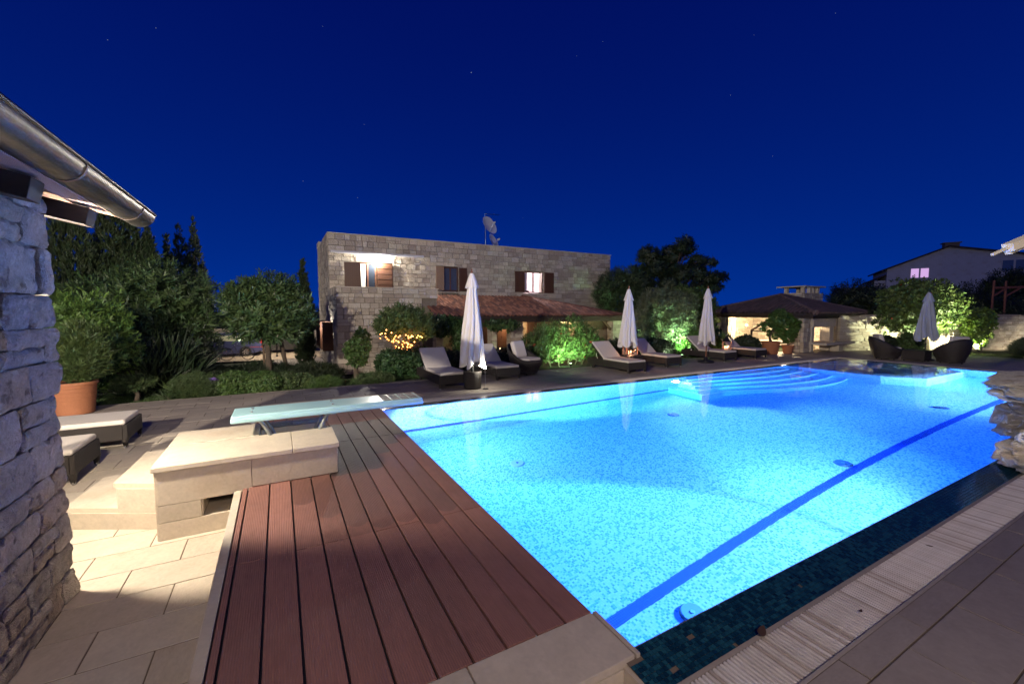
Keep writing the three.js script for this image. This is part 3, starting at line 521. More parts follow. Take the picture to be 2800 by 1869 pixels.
  wpart('aerial_mast', merge([bar(V(10.9, 4.6, -23.1), V(10.86, 7.35, -23.1), 0.025), bar(V(10.8, 7.3, -23.1), V(11.75, 7.36, -23.1), 0.012), ...[0, 0.2, 0.4, 0.6, 0.8].map((k) => bar(V(10.95 + k, 7.33, -23.35), V(10.95 + k, 7.33, -22.85), 0.008))]), M.steel, g);
  // tiled porch roof with hips at both ends
  const EZ = -17.3, EY = 1.36, RY = 2.42, slopeAt = (z) => EY + (RY - EY) * (z - EZ) / (HZ - EZ);
  const A = V(5.75, EY, EZ), B = V(16.4, EY, EZ), Cc = V(12.46, RY, HZ), Dd = V(6.47, RY, HZ);
  const tri = (...p) => { const q = new THREE.BufferGeometry(); q.setAttribute('position', new THREE.Float32BufferAttribute(p.flatMap((v) => [v.x, v.y, v.z]), 3)); q.computeVertexNormals(); return muv(q); };
  const low = (v) => V(v.x, v.y - 0.05, v.z);
  wpart('porch_roof', tri(low(A), low(B), low(Cc), low(A), low(Cc), low(Dd), low(B), V(18.6, EY - 0.05, HZ), low(Cc)), M.darkWood, g);
  const rt = new THREE.CylinderGeometry(0.085, 0.105, 0.44, 8, 1, true, -PI / 2, PI).rotateX(-PI / 2), ang = Math.atan2(RY - EY, EZ - HZ);
  const tiles = []; for (let i = 0; i < 54; i++) for (let j = 0; j < 13; j++) { const x = 5.85 + i * 0.2, z = EZ - 0.12 - j * 0.335, f = (z - EZ) / (HZ - EZ); if (z < HZ + 0.1 || x < 5.75 + 0.72 * f || x > 16.4 - 3.94 * f) continue; if (x < 6.6 && z < BZ + 0.1) continue; tiles.push([x, slopeAt(z), z, i]); }
  const im = shade(new THREE.InstancedMesh(rt, std(C(1, 1, 1), 0.85, { map: dirtTex }), tiles.length)); im.name = 'roof_tile'; im.userData.kind = 'stuff'; const R = mulberry(8);
  tiles.forEach(([x, y, z], k) => { im.setMatrixAt(k, new THREE.Matrix4().makeRotationX(ang + 0.05 + (R() - 0.5) * 0.03).setPosition(x - 10, y + 0.01 - G0, z + 22)); im.setColorAt(k, M.tileRoof[Math.floor(R() * 4)].color); }); g.add(im);
  const hip = []; for (let k = 0; k < 14; k++) { const a = B.clone().lerp(Cc, k / 14), b = B.clone().lerp(Cc, (k + 1) / 14 + 0.01); hip.push(bar(a.add(V(0, 0.03, 0)), b.add(V(0, 0.05, 0)), 0.105, 0.085)); } wpart('hip_tile', merge(hip), M.tileRoof[1], g);
  wpart('porch_gutter', merge([rbx(5.7, 16.55, EY - 0.10, EY + 0.02, EZ - 0.02, EZ + 0.10, 0.03), bx(5.75, 16.5, EY - 0.27, EY - 0.10, EZ - 0.10, EZ + 0.0)]), M.darkWood, g);
  wpart('porch_ceiling', muv(bx(5.9, 16.4, EY - 0.12, EY - 0.09, HZ, EZ - 0.12)), std(C(0.12, 0.06, 0.035), 0.7), g);
  const oP = { h: [0.12, 0.22], w: [0.16, 0.34], split: 0, joint: 0.012, out: [0, 0.02] };
  for (const [a, b, z] of [[5.86, 6.2, -17.45], [8.5, 8.78, -17.45], [9.6, 10.28, -17.6], [15.78, 16.4, -17.45]]) { wpart('pillar_core', bx(a + 0.02, b - 0.02, G0, EY - 0.27, z - 0.4, z - 0.1), M.mortar, g); stonePieces(g, facing(g, a, b, -0.5, EY - 0.28, 0, [], Math.round(a * 10), oP), Pz(z), M.ashlar, M.ashlarMany, 60, oP, 'pillar_stone'); stonePieces(g, facing(g, z - 0.42, z - 0.12, -0.5, EY - 0.28, 0, [], Math.round(a * 11), oP), Px(a), M.ashlar, M.ashlarMany, 0, oP, 'pillar_stone'); }
  for (const [x, s] of [[8.78, 1], [12.9, -1], [15.78, -1]]) wpart('brace', beam(V(x, 0.62, -17.6), V(x + 0.6 * s, EY - 0.26, -17.6), 0.09, 0.12), std(C(0.10, 0.05, 0.03), 0.6), g);
  wpart('post', bx(12.85, 12.95, G0, EY - 0.27, -17.65, -17.55), std(C(0.10, 0.05, 0.03), 0.6), g);
  // wooden doors under the porch
  for (const [a, b, nb] of [[9.92, 11.5, 12], [12.8, 14.6, 13]]) for (let k = 0; k < nb; k++) wpart('door_board', bx(a + (b - a) * k / nb + 0.004, a + (b - a) * (k + 1) / nb - 0.004, G0, 1.05, HZ - 0.04, HZ + 0.02 + (k % 2) * 0.006), M.shutter, g);
  wpart('porch_wall', muv(bx(15.0, 19.0, G0, 1.2, HZ - 0.03, HZ + 0.02)), std(C(0.46, 0.38, 0.28), 0.9, { map: rockTex, bumpMap: rockBump, bumpScale: 0.02 }), g);
  for (const [x, cd] of [[11.7, 16], [15.6, 14]]) { wpart('porch_lamp', new THREE.SphereGeometry(0.06, 12, 8).translate(x, 0.95, HZ + 0.3), new THREE.MeshStandardMaterial({ emissive: C(1, 0.7, 0.38), emissiveIntensity: 5 }), g); const l = new THREE.PointLight(C(1, 0.68, 0.38), cd, 0, 2); l.position.set(x - 10, 0.95 - G0, HZ + 0.3 + 22); l.castShadow = true; l.shadow.radius = 3; l.name = 'porch_light'; g.add(l); }
  // flood lamp over the balcony door
  wpart('flood_lamp', rbx(4.18, 4.34, 4.06, 4.16, HZ + 0.06, HZ + 0.16, 0.01), new THREE.MeshStandardMaterial({ emissive: C(1, 0.95, 0.85), emissiveIntensity: 60 }), g);
  { const l = new THREE.PointLight(C(1, 0.92, 0.80), 44, 0, 2); l.position.set(4.26 - 10, 4.03 - G0, HZ + 0.21 + 22); l.castShadow = true; l.shadow.radius = 2; l.name = 'flood_light'; g.add(l); }
}
{ // path beside the house and drive behind
  const p = (n, pts, m, y = 0.02) => { const s = new THREE.Shape(pts.map(([x, z]) => new THREE.Vector2(x, -z))); const ge = new THREE.ShapeGeometry(s).rotateX(-PI / 2); for (let i = 0; i < ge.attributes.position.count; i++) { const q = ge.attributes.position; q.setY(i, gh(q.getX(i), q.getZ(i)) + y); } struct(n, muv(ge), m); };
  const gx = []; const path = new THREE.PlaneGeometry(2.6, 16, 4, 30).rotateX(-PI / 2).translate(0.95, 0, -26); for (let i = 0; i < path.attributes.position.count; i++) path.attributes.position.setY(i, gh(path.attributes.position.getX(i), path.attributes.position.getZ(i)) + 0.07); path.computeVertexNormals();
  struct('garden_path', muv(path), std(C(0.36, 0.31, 0.26), 0.9, { map: limeTex }));
  const dr = new THREE.PlaneGeometry(30, 12, 30, 16).rotateX(-PI / 2).translate(-4, 0, -35); for (let i = 0; i < dr.attributes.position.count; i++) dr.attributes.position.setY(i, gh(dr.attributes.position.getX(i), dr.attributes.position.getZ(i)) + 0.10); dr.computeVertexNormals();
  struct('gravel_drive', muv(dr), std(C(0.40, 0.33, 0.25), 0.95, { map: rockTex, bumpMap: rockBump, bumpScale: 0.02 }));
}
{ // open grill house: hipped roof, stone fireplace, chimney on stilts
  const g = thing('grill_house', 'small stone grill house with hipped tile roof and chimney', 'garden house', 23, T, -12.5);
  const oG = { h: [0.07, 0.15], w: [0.16, 0.42], split: 0.1, joint: 0.014, out: [0, 0.035] };
  const pill = (x0, x1, z0, z1, top, sd) => { wpart('pillar_core', bx(x0 + 0.03, x1 - 0.03, T, top, z0 + 0.03, z1 - 0.05), M.mortar, g); stonePieces(g, facing(g, x0, x1, T, top, 0, [], sd, { ...oG, h: [0.12, 0.3], w: [0.2, 0.45] }), Pz(z1), M.ashlar, M.ashlarMany, 0, oG, 'pillar_stone'); stonePieces(g, facing(g, z0, z1 - 0.12, T, top, 0, [], sd + 1, { ...oG, h: [0.12, 0.3], w: [0.2, 0.45] }), Px(x0), M.ashlar, M.ashlarMany, 0, oG, 'pillar_stone'); };
  pill(21.55, 22.15, -11.4, -10.85, 1.28, 201); pill(21.55, 22.2, -15.3, -14.7, 1.28, 203);
  // back wall seen through the open side, end wall with fireplace
  wpart('wall_core', muv(bx(24.9, 25.2, T, 1.3, -15.3, -10.7)), M.mortar, g);
  stonePieces(g, facing(g, -15.3, -10.9, T, 1.28, 0, [], 205, oG), Px(24.84), M.ashlar, M.ashlarMany, 0, oG);
  wpart('wall_core', muv(bx(22.2, 25.2, T, 1.3, -15.6, -15.35)), M.mortar, g);
  stonePieces(g, facing(g, 22.2, 24.9, T, 1.28, 0, [], 206, oG), Pz(-15.3), M.ashlar, M.ashlarMany, 0, oG);
  // fireplace facing the pool: two jambs, lintel, shelf
  wpart('jamb', muv(rbx(23.75, 24.15, T, 0.95, -11.2, -10.75, 0.03)), M.ashlar[2], g); wpart('jamb', muv(rbx(22.15, 22.4, T, 0.95, -11.2, -10.78, 0.03)), M.ashlar[2], g);
  wpart('lintel', muv(rbx(22.15, 24.6, 0.86, 1.28, -11.25, -10.72, 0.03)), M.ashlar[0], g);
  wpart('hearth_back', bx(22.4, 23.75, T, 0.9, -11.9, -11.8), M.shutter, g);
  wpart('shelf', muv(rbx(22.1, 25.4, 0.02, 0.13, -11.1, -10.1, 0.02)), M.ashlar[5], g);
  wpart('shelf_leg', muv(rbx(23.7, 24.1, T, 0.02, -10.7, -10.3, 0.02)), M.ashlar[2], g);
  wpart('bench', muv(rbx(21.7, 22.6, 0.02, 0.09, -14.4, -11.6, 0.02)), M.ashlar[5], g);
  wpart('tie_beam', merge([bx(21.4, 21.6, 1.28, 1.42, -15.5, -10.4), bx(21.61, 25.3, 1.28, 1.42, -10.75, -10.6)]), M.darkWood, g);
  for (let k = 0; k < 8; k++) wpart('rafter_end', bx(22 + k * 0.42, 22.12 + k * 0.42, 1.43, 1.53, -10.75, -10.2), M.darkWood, g);
  wpart('brace', beam(V(21.5, 0.62, -13.3), V(21.5, 1.28, -12.3), 0.08, 0.08), std(C(0.16, 0.09, 0.06), 0.6), g); wpart('brace', bx(21.46, 21.54, T, 0.64, -13.34, -13.26), M.darkWood, g); wpart('rail', bx(21.47, 21.53, 0.56, 0.61, -13.26, -11.4), M.darkWood, g);
  // roof
  const E0 = [21.0, -15.9], E1 = [21.0, -10.1], E2 = [25.7, -10.1], E3 = [25.7, -15.9], ap = V(23.3, 2.42, -12.9), ap2 = V(23.5, 2.42, -13.1), ey = 1.50;
  const faces = [[V(E0[0], ey, E0[1]), V(E1[0], ey, E1[1]), ap], [V(E1[0], ey, E1[1]), V(E2[0], ey, E2[1]), ap], [V(E2[0], ey, E2[1]), V(E3[0], ey, E3[1]), ap], [V(E3[0], ey, E3[1]), V(E0[0], ey, E0[1]), ap]];
  const q = new THREE.BufferGeometry(); q.setAttribute('position', new THREE.Float32BufferAttribute(faces.flat().flatMap((v) => [v.x, v.y, v.z]), 3)); q.computeVertexNormals(); const shadedTile = variants([[0.105, 0.07, 0.07], [0.085, 0.06, 0.06], [0.125, 0.085, 0.08], [0.075, 0.055, 0.055]], 0.9); wpart('roof', muv(q), shadedTile[3], g);  // tile tones lowered, shade put into the roof colour
  const rt = new THREE.CylinderGeometry(0.085, 0.10, 0.42, 7, 1, true, -PI / 2, PI).rotateX(-PI / 2), list = [], R = mulberry(55);
  faces.slice(0, 2).forEach(([a, b, c]) => { const mid = a.clone().add(b).multiplyScalar(0.5), along = b.clone().sub(a).normalize(), L = a.distanceTo(b); const foot = a.clone().add(along.clone().multiplyScalar(c.clone().sub(a).dot(along))), upv = c.clone().sub(foot), H = upv.length(); upv.normalize(); const nrm = along.clone().cross(upv).normalize(); if (nrm.y < 0) nrm.negate();
    for (let i = 0; i < L / 0.2; i++) for (let j = 0; j < H / 0.33; j++) { const s = 0.1 + i * 0.2, t = 0.1 + j * 0.33, f = t / H, fs = foot.clone().sub(a).dot(along); if (s < fs * f || s > L - (L - fs) * f) continue; const p = a.clone().addScaledVector(along, s).addScaledVector(upv, t).addScaledVector(nrm, 0.03); const zc = upv.clone().negate(), xc = nrm.clone().cross(zc); list.push(new THREE.Matrix4().makeBasis(xc, nrm, zc).setPosition(p.x - 23, p.y - T, p.z + 12.5)); } });
  const im = shade(new THREE.InstancedMesh(rt, std(C(1, 1, 1), 0.85), list.length)); im.name = 'roof_tile'; im.userData.kind = 'stuff'; list.forEach((m, k) => { im.setMatrixAt(k, m); im.setColorAt(k, shadedTile[Math.floor(R() * 4)].color); }); g.add(im);
  for (const e of [E0, E1, E2]) { const hipA = V(e[0], ey + 0.05, e[1]); const hh = []; for (let k = 0; k < 9; k++) hh.push(bar(hipA.clone().lerp(ap, k / 9), hipA.clone().lerp(ap, (k + 1) / 9 + 0.02).add(V(0, 0.03, 0)), 0.13, 0.10)); wpart('hip_tile', merge(hh), shadedTile[2], g); }
  wpart('eave_board', merge([bx(20.98, 21.06, ey - 0.1, ey - 0.01, -15.9, -10.1), bx(21.06, 25.7, ey - 0.1, ey - 0.01, -10.16, -10.08)]), M.darkWood, g);
  // chimney
  const oC = { h: [0.06, 0.11], w: [0.15, 0.4], split: 0, joint: 0.012, out: [0, 0.03] };
  const cx0 = 24.35, cx1 = 26.2, cz0 = -13.6, cz1 = -12.3, ch = wpart('chimney', muv(bx(cx0, cx1, 1.6, 2.58, cz0, cz1 - 0.1)), M.mortar, g);
  stonePieces(g, facing(g, cx0, cx1, 1.7, 2.58, 0, [], 207, oC), Pz(cz1), M.ashlar, M.ashlarMany, 0, oC, 'chimney_stone'); stonePieces(g, facing(g, cz0, cz1 - 0.12, 1.7, 2.58, 0, [], 208, oC), Px(cx0), M.ashlar, M.ashlarMany, 0, oC, 'chimney_stone');
  for (const [x, z] of [[24.6, -12.5], [25.2, -12.5], [25.55, -12.5], [26.0, -12.5], [24.7, -13.4], [25.9, -13.4]]) part('chimney_post', muv(rbx(x - 0.09, x + 0.09, 2.58, 2.88, z - 0.09, z + 0.09, 0.02)).translate(-23, -T, 12.5), M.ashlar[5], ch);
  part('chimney_cap', muv(rbx(cx0 - 0.12, cx1 + 0.12, 2.88, 2.95, cz0 - 0.1, cz1 + 0.1, 0.02)).translate(-23, -T, 12.5), M.ashlar[5], ch);
  for (const [x, y, z, cd] of [[22.45, 0.85, -14.2, 22], [23.2, 1.15, -12.6, 40]]) { wpart('lamp', new THREE.SphereGeometry(0.06, 12, 8).translate(x, y, z), new THREE.MeshStandardMaterial({ emissive: C(1, 0.8, 0.5), emissiveIntensity: 8 }), g); const l = new THREE.PointLight(C(1, 0.76, 0.45), cd, 0, 2); l.position.set(x - 23, y - T, z + 12.5); l.castShadow = true; l.shadow.radius = 3; l.name = 'grill_light'; g.add(l); }
}
{ // dry-stone garden wall running on from the grill house
  const A = V(24.2, T, -10.55), B = V(33.5, T, -6.2), L = A.distanceTo(B), dir = B.clone().sub(A).normalize();
  const g = thing('garden_wall', 'long dry stone garden wall behind the armchairs', 'wall', A.x, T, A.z, -Math.atan2(dir.z, dir.x));
  const o = { h: [0.07, 0.16], w: [0.16, 0.5], split: 0.1, joint: 0.014, out: [0, 0.05] };
  part('wall_core', muv(bx(0, L, -0.3, 1.66, -0.45, -0.11)), M.mortar, g);
  const list = facing(g, 0, L, 0, 1.68, 0, [], 301, o).sort((p, q) => q[0] - p[0]); const keep = g.position.clone(); g.position.set(0, 0, 0); stonePieces(g, list, Pz(0), M.ashlar, M.ashlarMany, 0, o); g.position.copy(keep);
  part('coping', muv(merge(Array.from({ length: 16 }, (_, k) => rbx(L * k / 16 + 0.01, L * (k + 1) / 16 - 0.01, 1.68, 1.74 + 0.02 * (k % 3), -0.5, 0.05, 0.015)))), M.ashlar[4], g);
}
{ // neighbour's house up the slope, turned to face the garden
  const g = thing('neighbour_house', 'pale gabled house beyond the garden with one lit window', 'house', 64, 3.2, -17, -61.25 * PI / 180);
  // own axes: x to the right along the gable wall, z towards the garden
  const wall = std(C(0.62, 0.64, 0.68), 0.9, { map: limeTex }), sh = new THREE.Shape(); [[-6.0, -8], [8, -8], [8, 3.3], [-1.1, 5.2], [-6.0, 3.1]].forEach(([x, y], i) => i ? sh.lineTo(x, y) : sh.moveTo(x, y));
  part('wall', muv(new THREE.ExtrudeGeometry(sh, { depth: 9, bevelEnabled: false }).translate(0, 0, -9)), wall, g);
  const roofM = std(C(0.05, 0.035, 0.03), 0.9);
  part('roof', merge([beam(V(-6.5, 2.98, -4.5), V(-1.1, 5.31, -4.5), 9.8, 0.16), beam(V(-1.1, 5.31, -4.5), V(8.6, 3.27, -4.5), 9.9, 0.17)]), roofM, g);
  part('verge', merge([beam(V(-6.5, 2.93, 0.2), V(-1.1, 5.27, 0.2), 0.25, 0.10), beam(V(-1.1, 5.27, 0.201), V(8.6, 3.22, 0.201), 0.25, 0.10)]), wall, g);
  const ch = part('chimney', bx(-0.9, 0.3, 4.6, 5.9, -3.2, -2.2), M.mortar, g); part('chimney_cap', bx(-1.05, 0.45, 5.9, 6.0, -3.3, -2.1), M.mortar, ch);
  const lit = new THREE.MeshStandardMaterial({ color: C(0.5, 0.5, 0.5), emissive: C(0.75, 0.45, 0.85), emissiveIntensity: 0.85, roughness: 0.4 }), dim = std(C(0.10, 0.16, 0.28), 0.2);
  const win = (x0, x1, y0, y1, m) => { const w = part('window', bx(x0, x1, y0, y1, 0.0, 0.05), wall, g); part('pane', bx(x0 + 0.08, (x0 + x1) / 2 - 0.08, y0 + 0.08, y1 - 0.08, 0.03, 0.07), m, w); part('pane', bx((x0 + x1) / 2 + 0.08, x1 - 0.08, y0 + 0.08, y1 - 0.08, 0.03, 0.07), m, w); };
  win(-4.05, -2.45, 2.0, 3.15, lit); win(2.9, 4.75, 2.45, 3.65, dim); win(-0.3, 0.6, 2.6, 3.3, wall);
  part('annex', muv(bx(-7.0, -6.0, -6, 1.9, -6, -0.5)), wall, g); part('annex_roof', beam(V(-7.5, 1.75, -3.2), V(-5.9, 2.55, -3.2), 6, 0.15), roofM, g);
  part('terrace', muv(bx(-10.4, -6.02, -6, 1.15, -7, -0.2)), std(C(0.16, 0.17, 0.2), 0.9), g); part('railing', merge([bx(-10.4, -6.05, 1.5, 1.55, -0.3, -0.25), ...Array.from({ length: 14 }, (_, k) => bx(-10.35 + k * 0.32, -10.32 + k * 0.32, 1.15, 1.5, -0.29, -0.26))]), M.black, g);
}
{ // red-brown timber pergola frame behind the garden wall
  const g = thing('pergola_frame', 'red brown timber pergola posts behind the garden wall', 'pergola', 35.6, 0.6, -7.9), m = std(C(0.22, 0.08, 0.06), 0.7, { map: dirtTex });
  wpart('post', bar(V(35.33, 0.5, -8.04), V(35.58, 3.34, -8.07), 0.055), m, g); wpart('post', bar(V(36.0, 0.5, -7.67), V(36.17, 3.30, -7.75), 0.055), m, g);
  wpart('beam', beam(V(35.5, 2.92, -8.05), V(38.5, 3.02, -6.4), 0.10, 0.12), m, g); wpart('brace', beam(V(35.5, 2.45, -8.05), V(36.1, 2.9, -7.72), 0.07, 0.08), m, g); wpart('brace', beam(V(36.15, 2.45, -7.72), V(36.8, 2.9, -7.33), 0.07, 0.08), m, g);
}
// ---------- plants ----------
function leafGeo(n, len, wid, spread, stem, seed, fold = 0.25) { // a sprig: n leaves round a short shoot pointing up
  const R = mulberry(seed), pos = [], nor = [];
  const tri = (a, b, c) => { const k = b.clone().sub(a).cross(c.clone().sub(a)).normalize(); if (k.y < 0) k.negate(); for (const v of [a, b, c]) { pos.push(v.x, v.y, v.z); nor.push(k.x, k.y, k.z); } };
  for (let i = 0; i < n; i++) {
    const az = i * 2.4 + R() * 0.9, el = spread + (R() - 0.5) * 0.5, l = len * (0.7 + 0.6 * R()), w = wid * (0.75 + 0.5 * R());
    const d = V(Math.cos(az) * Math.cos(el), Math.sin(el), Math.sin(az) * Math.cos(el)), s = V(-Math.sin(az), 0, Math.cos(az)), u = s.clone().cross(d);
    const b = V(0, stem * (i / n), 0), t = b.clone().addScaledVector(d, l).addScaledVector(V(0, -1, 0), l * 0.12), m = b.clone().addScaledVector(d, l * 0.48);
    const p = m.clone().addScaledVector(s, w / 2).addScaledVector(u, -w * fold), q = m.clone().addScaledVector(s, -w / 2).addScaledVector(u, -w * fold);
    tri(b, p, t); tri(b, t, q);
  }
  const g = new THREE.BufferGeometry(); g.setAttribute('position', new THREE.Float32BufferAttribute(pos, 3)); g.setAttribute('normal', new THREE.Float32BufferAttribute(nor, 3)); return g;
}
const SP = {
  oleander: leafGeo(11, 0.17, 0.030, 0.75, 0.14, 1), olive: leafGeo(12, 0.075, 0.018, 0.6, 0.12, 2), box: leafGeo(10, 0.045, 0.026, 0.7, 0.05, 3),
  cypress: leafGeo(12, 0.13, 0.022, 1.2, 0.12, 4), needle: leafGeo(16, 0.10, 0.008, 0.95, 0.10, 5), vine: leafGeo(7, 0.11, 0.09, 0.45, 0.16, 6), feather: leafGeo(14, 0.26, 0.07, 0.25, 0.25, 7), grass: leafGeo(12, 0.5, 0.03, 1.1, 0.02, 8), bonsai: leafGeo(9, 0.09, 0.055, 0.5, 0.08, 9),
};
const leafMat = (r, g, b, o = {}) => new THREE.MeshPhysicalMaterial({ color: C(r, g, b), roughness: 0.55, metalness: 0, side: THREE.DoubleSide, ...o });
const LM = { oleander: leafMat(0.045, 0.088, 0.028), olive: leafMat(0.085, 0.11, 0.062), box: leafMat(0.05, 0.10, 0.025), cypress: leafMat(0.034, 0.058, 0.024), needle: leafMat(0.05, 0.085, 0.03), lav: leafMat(0.05, 0.075, 0.045), vine: leafMat(0.06, 0.12, 0.025), dark: leafMat(0.018, 0.034, 0.014), acacia: leafMat(0.018, 0.036, 0.016), grass: leafMat(0.03, 0.06, 0.018), lit: leafMat(0.075, 0.125, 0.03), bonsai: leafMat(0.055, 0.12, 0.02) };  // dark has shade put into its leaf green, lit has floodlight
const barkM = std(C(0.13, 0.10, 0.075), 0.95, { map: rockTex, bumpMap: rockBump, bumpScale: 0.02 });
// leaves through the volume of lobes; lobes: [x,y,z,rx,ry,rz] in the plant's own axes
function crown(g, name, geo, mat, lobes, count, scale, seed, o = {}) {
  const R = mulberry(seed), tot = lobes.reduce((s, l) => s + l[3] * l[4] + l[4] * l[5], 0), ms = [];
  for (const l of lobes) { const n = Math.round(count * (l[3] * l[4] + l[4] * l[5]) / tot);
    for (let i = 0; i < n; i++) {
      const a = R() * PI * 2, c = R() * 2 - 1, s = Math.sqrt(1 - c * c), d = V(s * Math.cos(a), c, s * Math.sin(a)), rad = o.shell ? 0.86 + 0.16 * R() : 0.35 + 0.70 * Math.pow(R(), 0.45);
      const bump = 1 + (o.rough ?? 0.16) * N3(d.x * 3 + l[0], d.y * 3 + seed, d.z * 3 + l[2]);
      const p = V(l[0] + d.x * l[3] * rad * bump, l[1] + d.y * l[4] * rad * bump, l[2] + d.z * l[5] * rad * bump);
      if (p.y < (o.floor ?? 0.02)) continue;
      const up = d.clone().multiplyScalar(1 - (o.up ?? 0.4)).add(V((R() - 0.5) * 0.8, (o.up ?? 0.4) + (R() - 0.5) * 0.5, (R() - 0.5) * 0.8)).normalize();
      const q = new THREE.Quaternion().setFromUnitVectors(V(0, 1, 0), up).multiply(new THREE.Quaternion().setFromAxisAngle(V(0, 1, 0), R() * 6.3)), k = scale * (0.7 + 0.6 * R());
      ms.push([new THREE.Matrix4().compose(p, q, V(k, k, k)), R()]);
    } }
  const im = shade(new THREE.InstancedMesh(geo, mat, ms.length)); im.name = name; im.userData.kind = 'stuff';
  const base = new THREE.Color(); ms.forEach(([m, r], k) => { im.setMatrixAt(k, m); const v = 0.65 + 0.7 * r, y = (r * 7.3) % 1; base.setRGB(v * (0.9 + 0.3 * y), v, v * (1.05 - 0.3 * y)); im.setColorAt(k, base); });
  g.add(im); return im;
}
function lobesIn(rx, ry, rz, cy, n, r, seed) { const R = mulberry(seed), out = []; for (let i = 0; i < n; i++) { const a = i * 2.4 + R(), c = -0.75 + 1.7 * (i + 0.5) / n, s = Math.sqrt(Math.max(0.05, 1 - c * c)), k = 0.55 + 0.25 * R(); const q = r * (0.75 + 0.5 * R()); out.push([Math.cos(a) * s * rx * k, cy + c * ry * 0.68, Math.sin(a) * s * rz * k, q, q * 0.85, q]); } return out; }
function trunkTo(g, pts, r0, lobes, seed, mat = barkM) { // tapered trunk with limbs to the lobes
  const R = mulberry(seed), gs = []; for (let i = 0; i < pts.length - 1; i++) { const a = r0 * (1 - 0.45 * i / (pts.length - 1)), b = r0 * (1 - 0.45 * (i + 1) / (pts.length - 1)); gs.push(bar(pts[i], pts[i + 1], a, b, 9)); }
  const top = pts[pts.length - 1];
  for (const l of lobes) { const e = V(l[0], l[1], l[2]), m = top.clone().lerp(e, 0.5).add(V((R() - 0.5) * 0.2, -0.08, (R() - 0.5) * 0.2)); gs.push(bar(top, m, r0 * 0.42, r0 * 0.26, 6), bar(m, e, r0 * 0.26, r0 * 0.10, 5)); for (let k = 0; k < 3; k++) gs.push(bar(m.clone().lerp(e, 0.4 + 0.2 * k), e.clone().add(V((R() - 0.5) * l[3] * 1.4, (R() - 0.2) * l[4], (R() - 0.5) * l[3] * 1.4)), r0 * 0.12, r0 * 0.05, 4)); }
  return part('trunk', muv(merge(gs.map((x) => { x = plain(x); return x; }))), mat, g);
}
function ground(x, z) { return z > -11.85 && x < 27 ? T : gh(x, z) - 0.01; }
function shrub(name, label, cat, x, z, r, h, sprig, mat, count, scale, seed, group, o = {}) { const y = o.y ?? ground(x, z), g = thing(name, label, cat, x, y, z, 0, group); const lobes = o.lobes || [[0, h * 0.5, 0, r * 0.9, h * 0.52, r * 0.9]]; part('stem', merge([0, 1, 2, 3].map((k) => bar(V(0, -0.02, 0), V(Math.cos(k * 1.6) * r * 0.5, h * 0.6, Math.sin(k * 1.6) * r * 0.5), 0.02, 0.008, 5))), barkM, g); crown(g, 'foliage', sprig, mat, lobes, count, scale, seed, o); return g; }

// cypresses behind the garden
function cypress(label, x, z, h, r, seed, group, mat = LM.cypress, n = 900) { const y = gh(x, z), g = thing('cypress_tree', label, 'tree', x, y, z, 0, group); part('trunk', bar(V(0, -0.05, 0), V(0, h * 0.8, 0), r * 0.2, 0.03, 7), barkM, g); const lobes = []; for (let k = 0; k < 12; k++) { const f = k / 11, rad = r * (0.55 + 0.5 * Math.sin(PI * Math.min(1, 0.25 + f * 0.62))) * (1 - 0.9 * Math.max(0, f - 0.55) / 0.5); lobes.push([(N3(seed, k, 1)) * r * 0.25, 0.35 + f * (h - 0.6), N3(seed, k, 5) * r * 0.25, Math.max(0.08, rad), h / 11, Math.max(0.08, rad)]); } crown(g, 'crown', SP.cypress, mat, lobes, n * 2.2, 1.25 + h * 0.04, seed, { up: 0.86, rough: 0.2, shell: true }); }
cypress('tall broad cypress under the gutter end', -6.6, -21.5, 7.2, 0.95, 21, null, LM.cypress, 1500);
[[-5.75, -22.4, 7.4, 0.75, 22, 'tall dark cypress of the row, next to the broad one'], [-5.25, -22.9, 7.0, 0.7, 23, 'dark cypress in the middle of the row behind the oleanders'], [-4.75, -23.2, 6.2, 0.55, 24, 'slimmest and lowest dark cypress ending the row']].forEach(([x, z, h, r, s, l]) => cypress(l, x, z, h, r, s, 'cypresses in the row', LM.cypress, 1300));
[[-6.7, -33.6, 7.2, 0.75, 25, 'lowest of the distant cypresses against the sky'], [-5.45, -30.8, 6.9, 0.42, 26, 'thinnest distant cypress, a narrow spire against the sky'], [-5.2, -33, 7.8, 0.85, 27, 'broadest distant cypress, touching the tallest one'], [-4.45, -32.6, 8.1, 0.7, 28, 'tallest distant cypress against the sky']].forEach(([x, z, h, r, s, l]) => cypress(l, x, z, h, r, s, 'distant cypresses', LM.cypress, 800));
cypress('slender cypress beside the end wall of the stone house', 1.15, -24.6, 5.2, 0.42, 29, null, LM.cypress, 900);

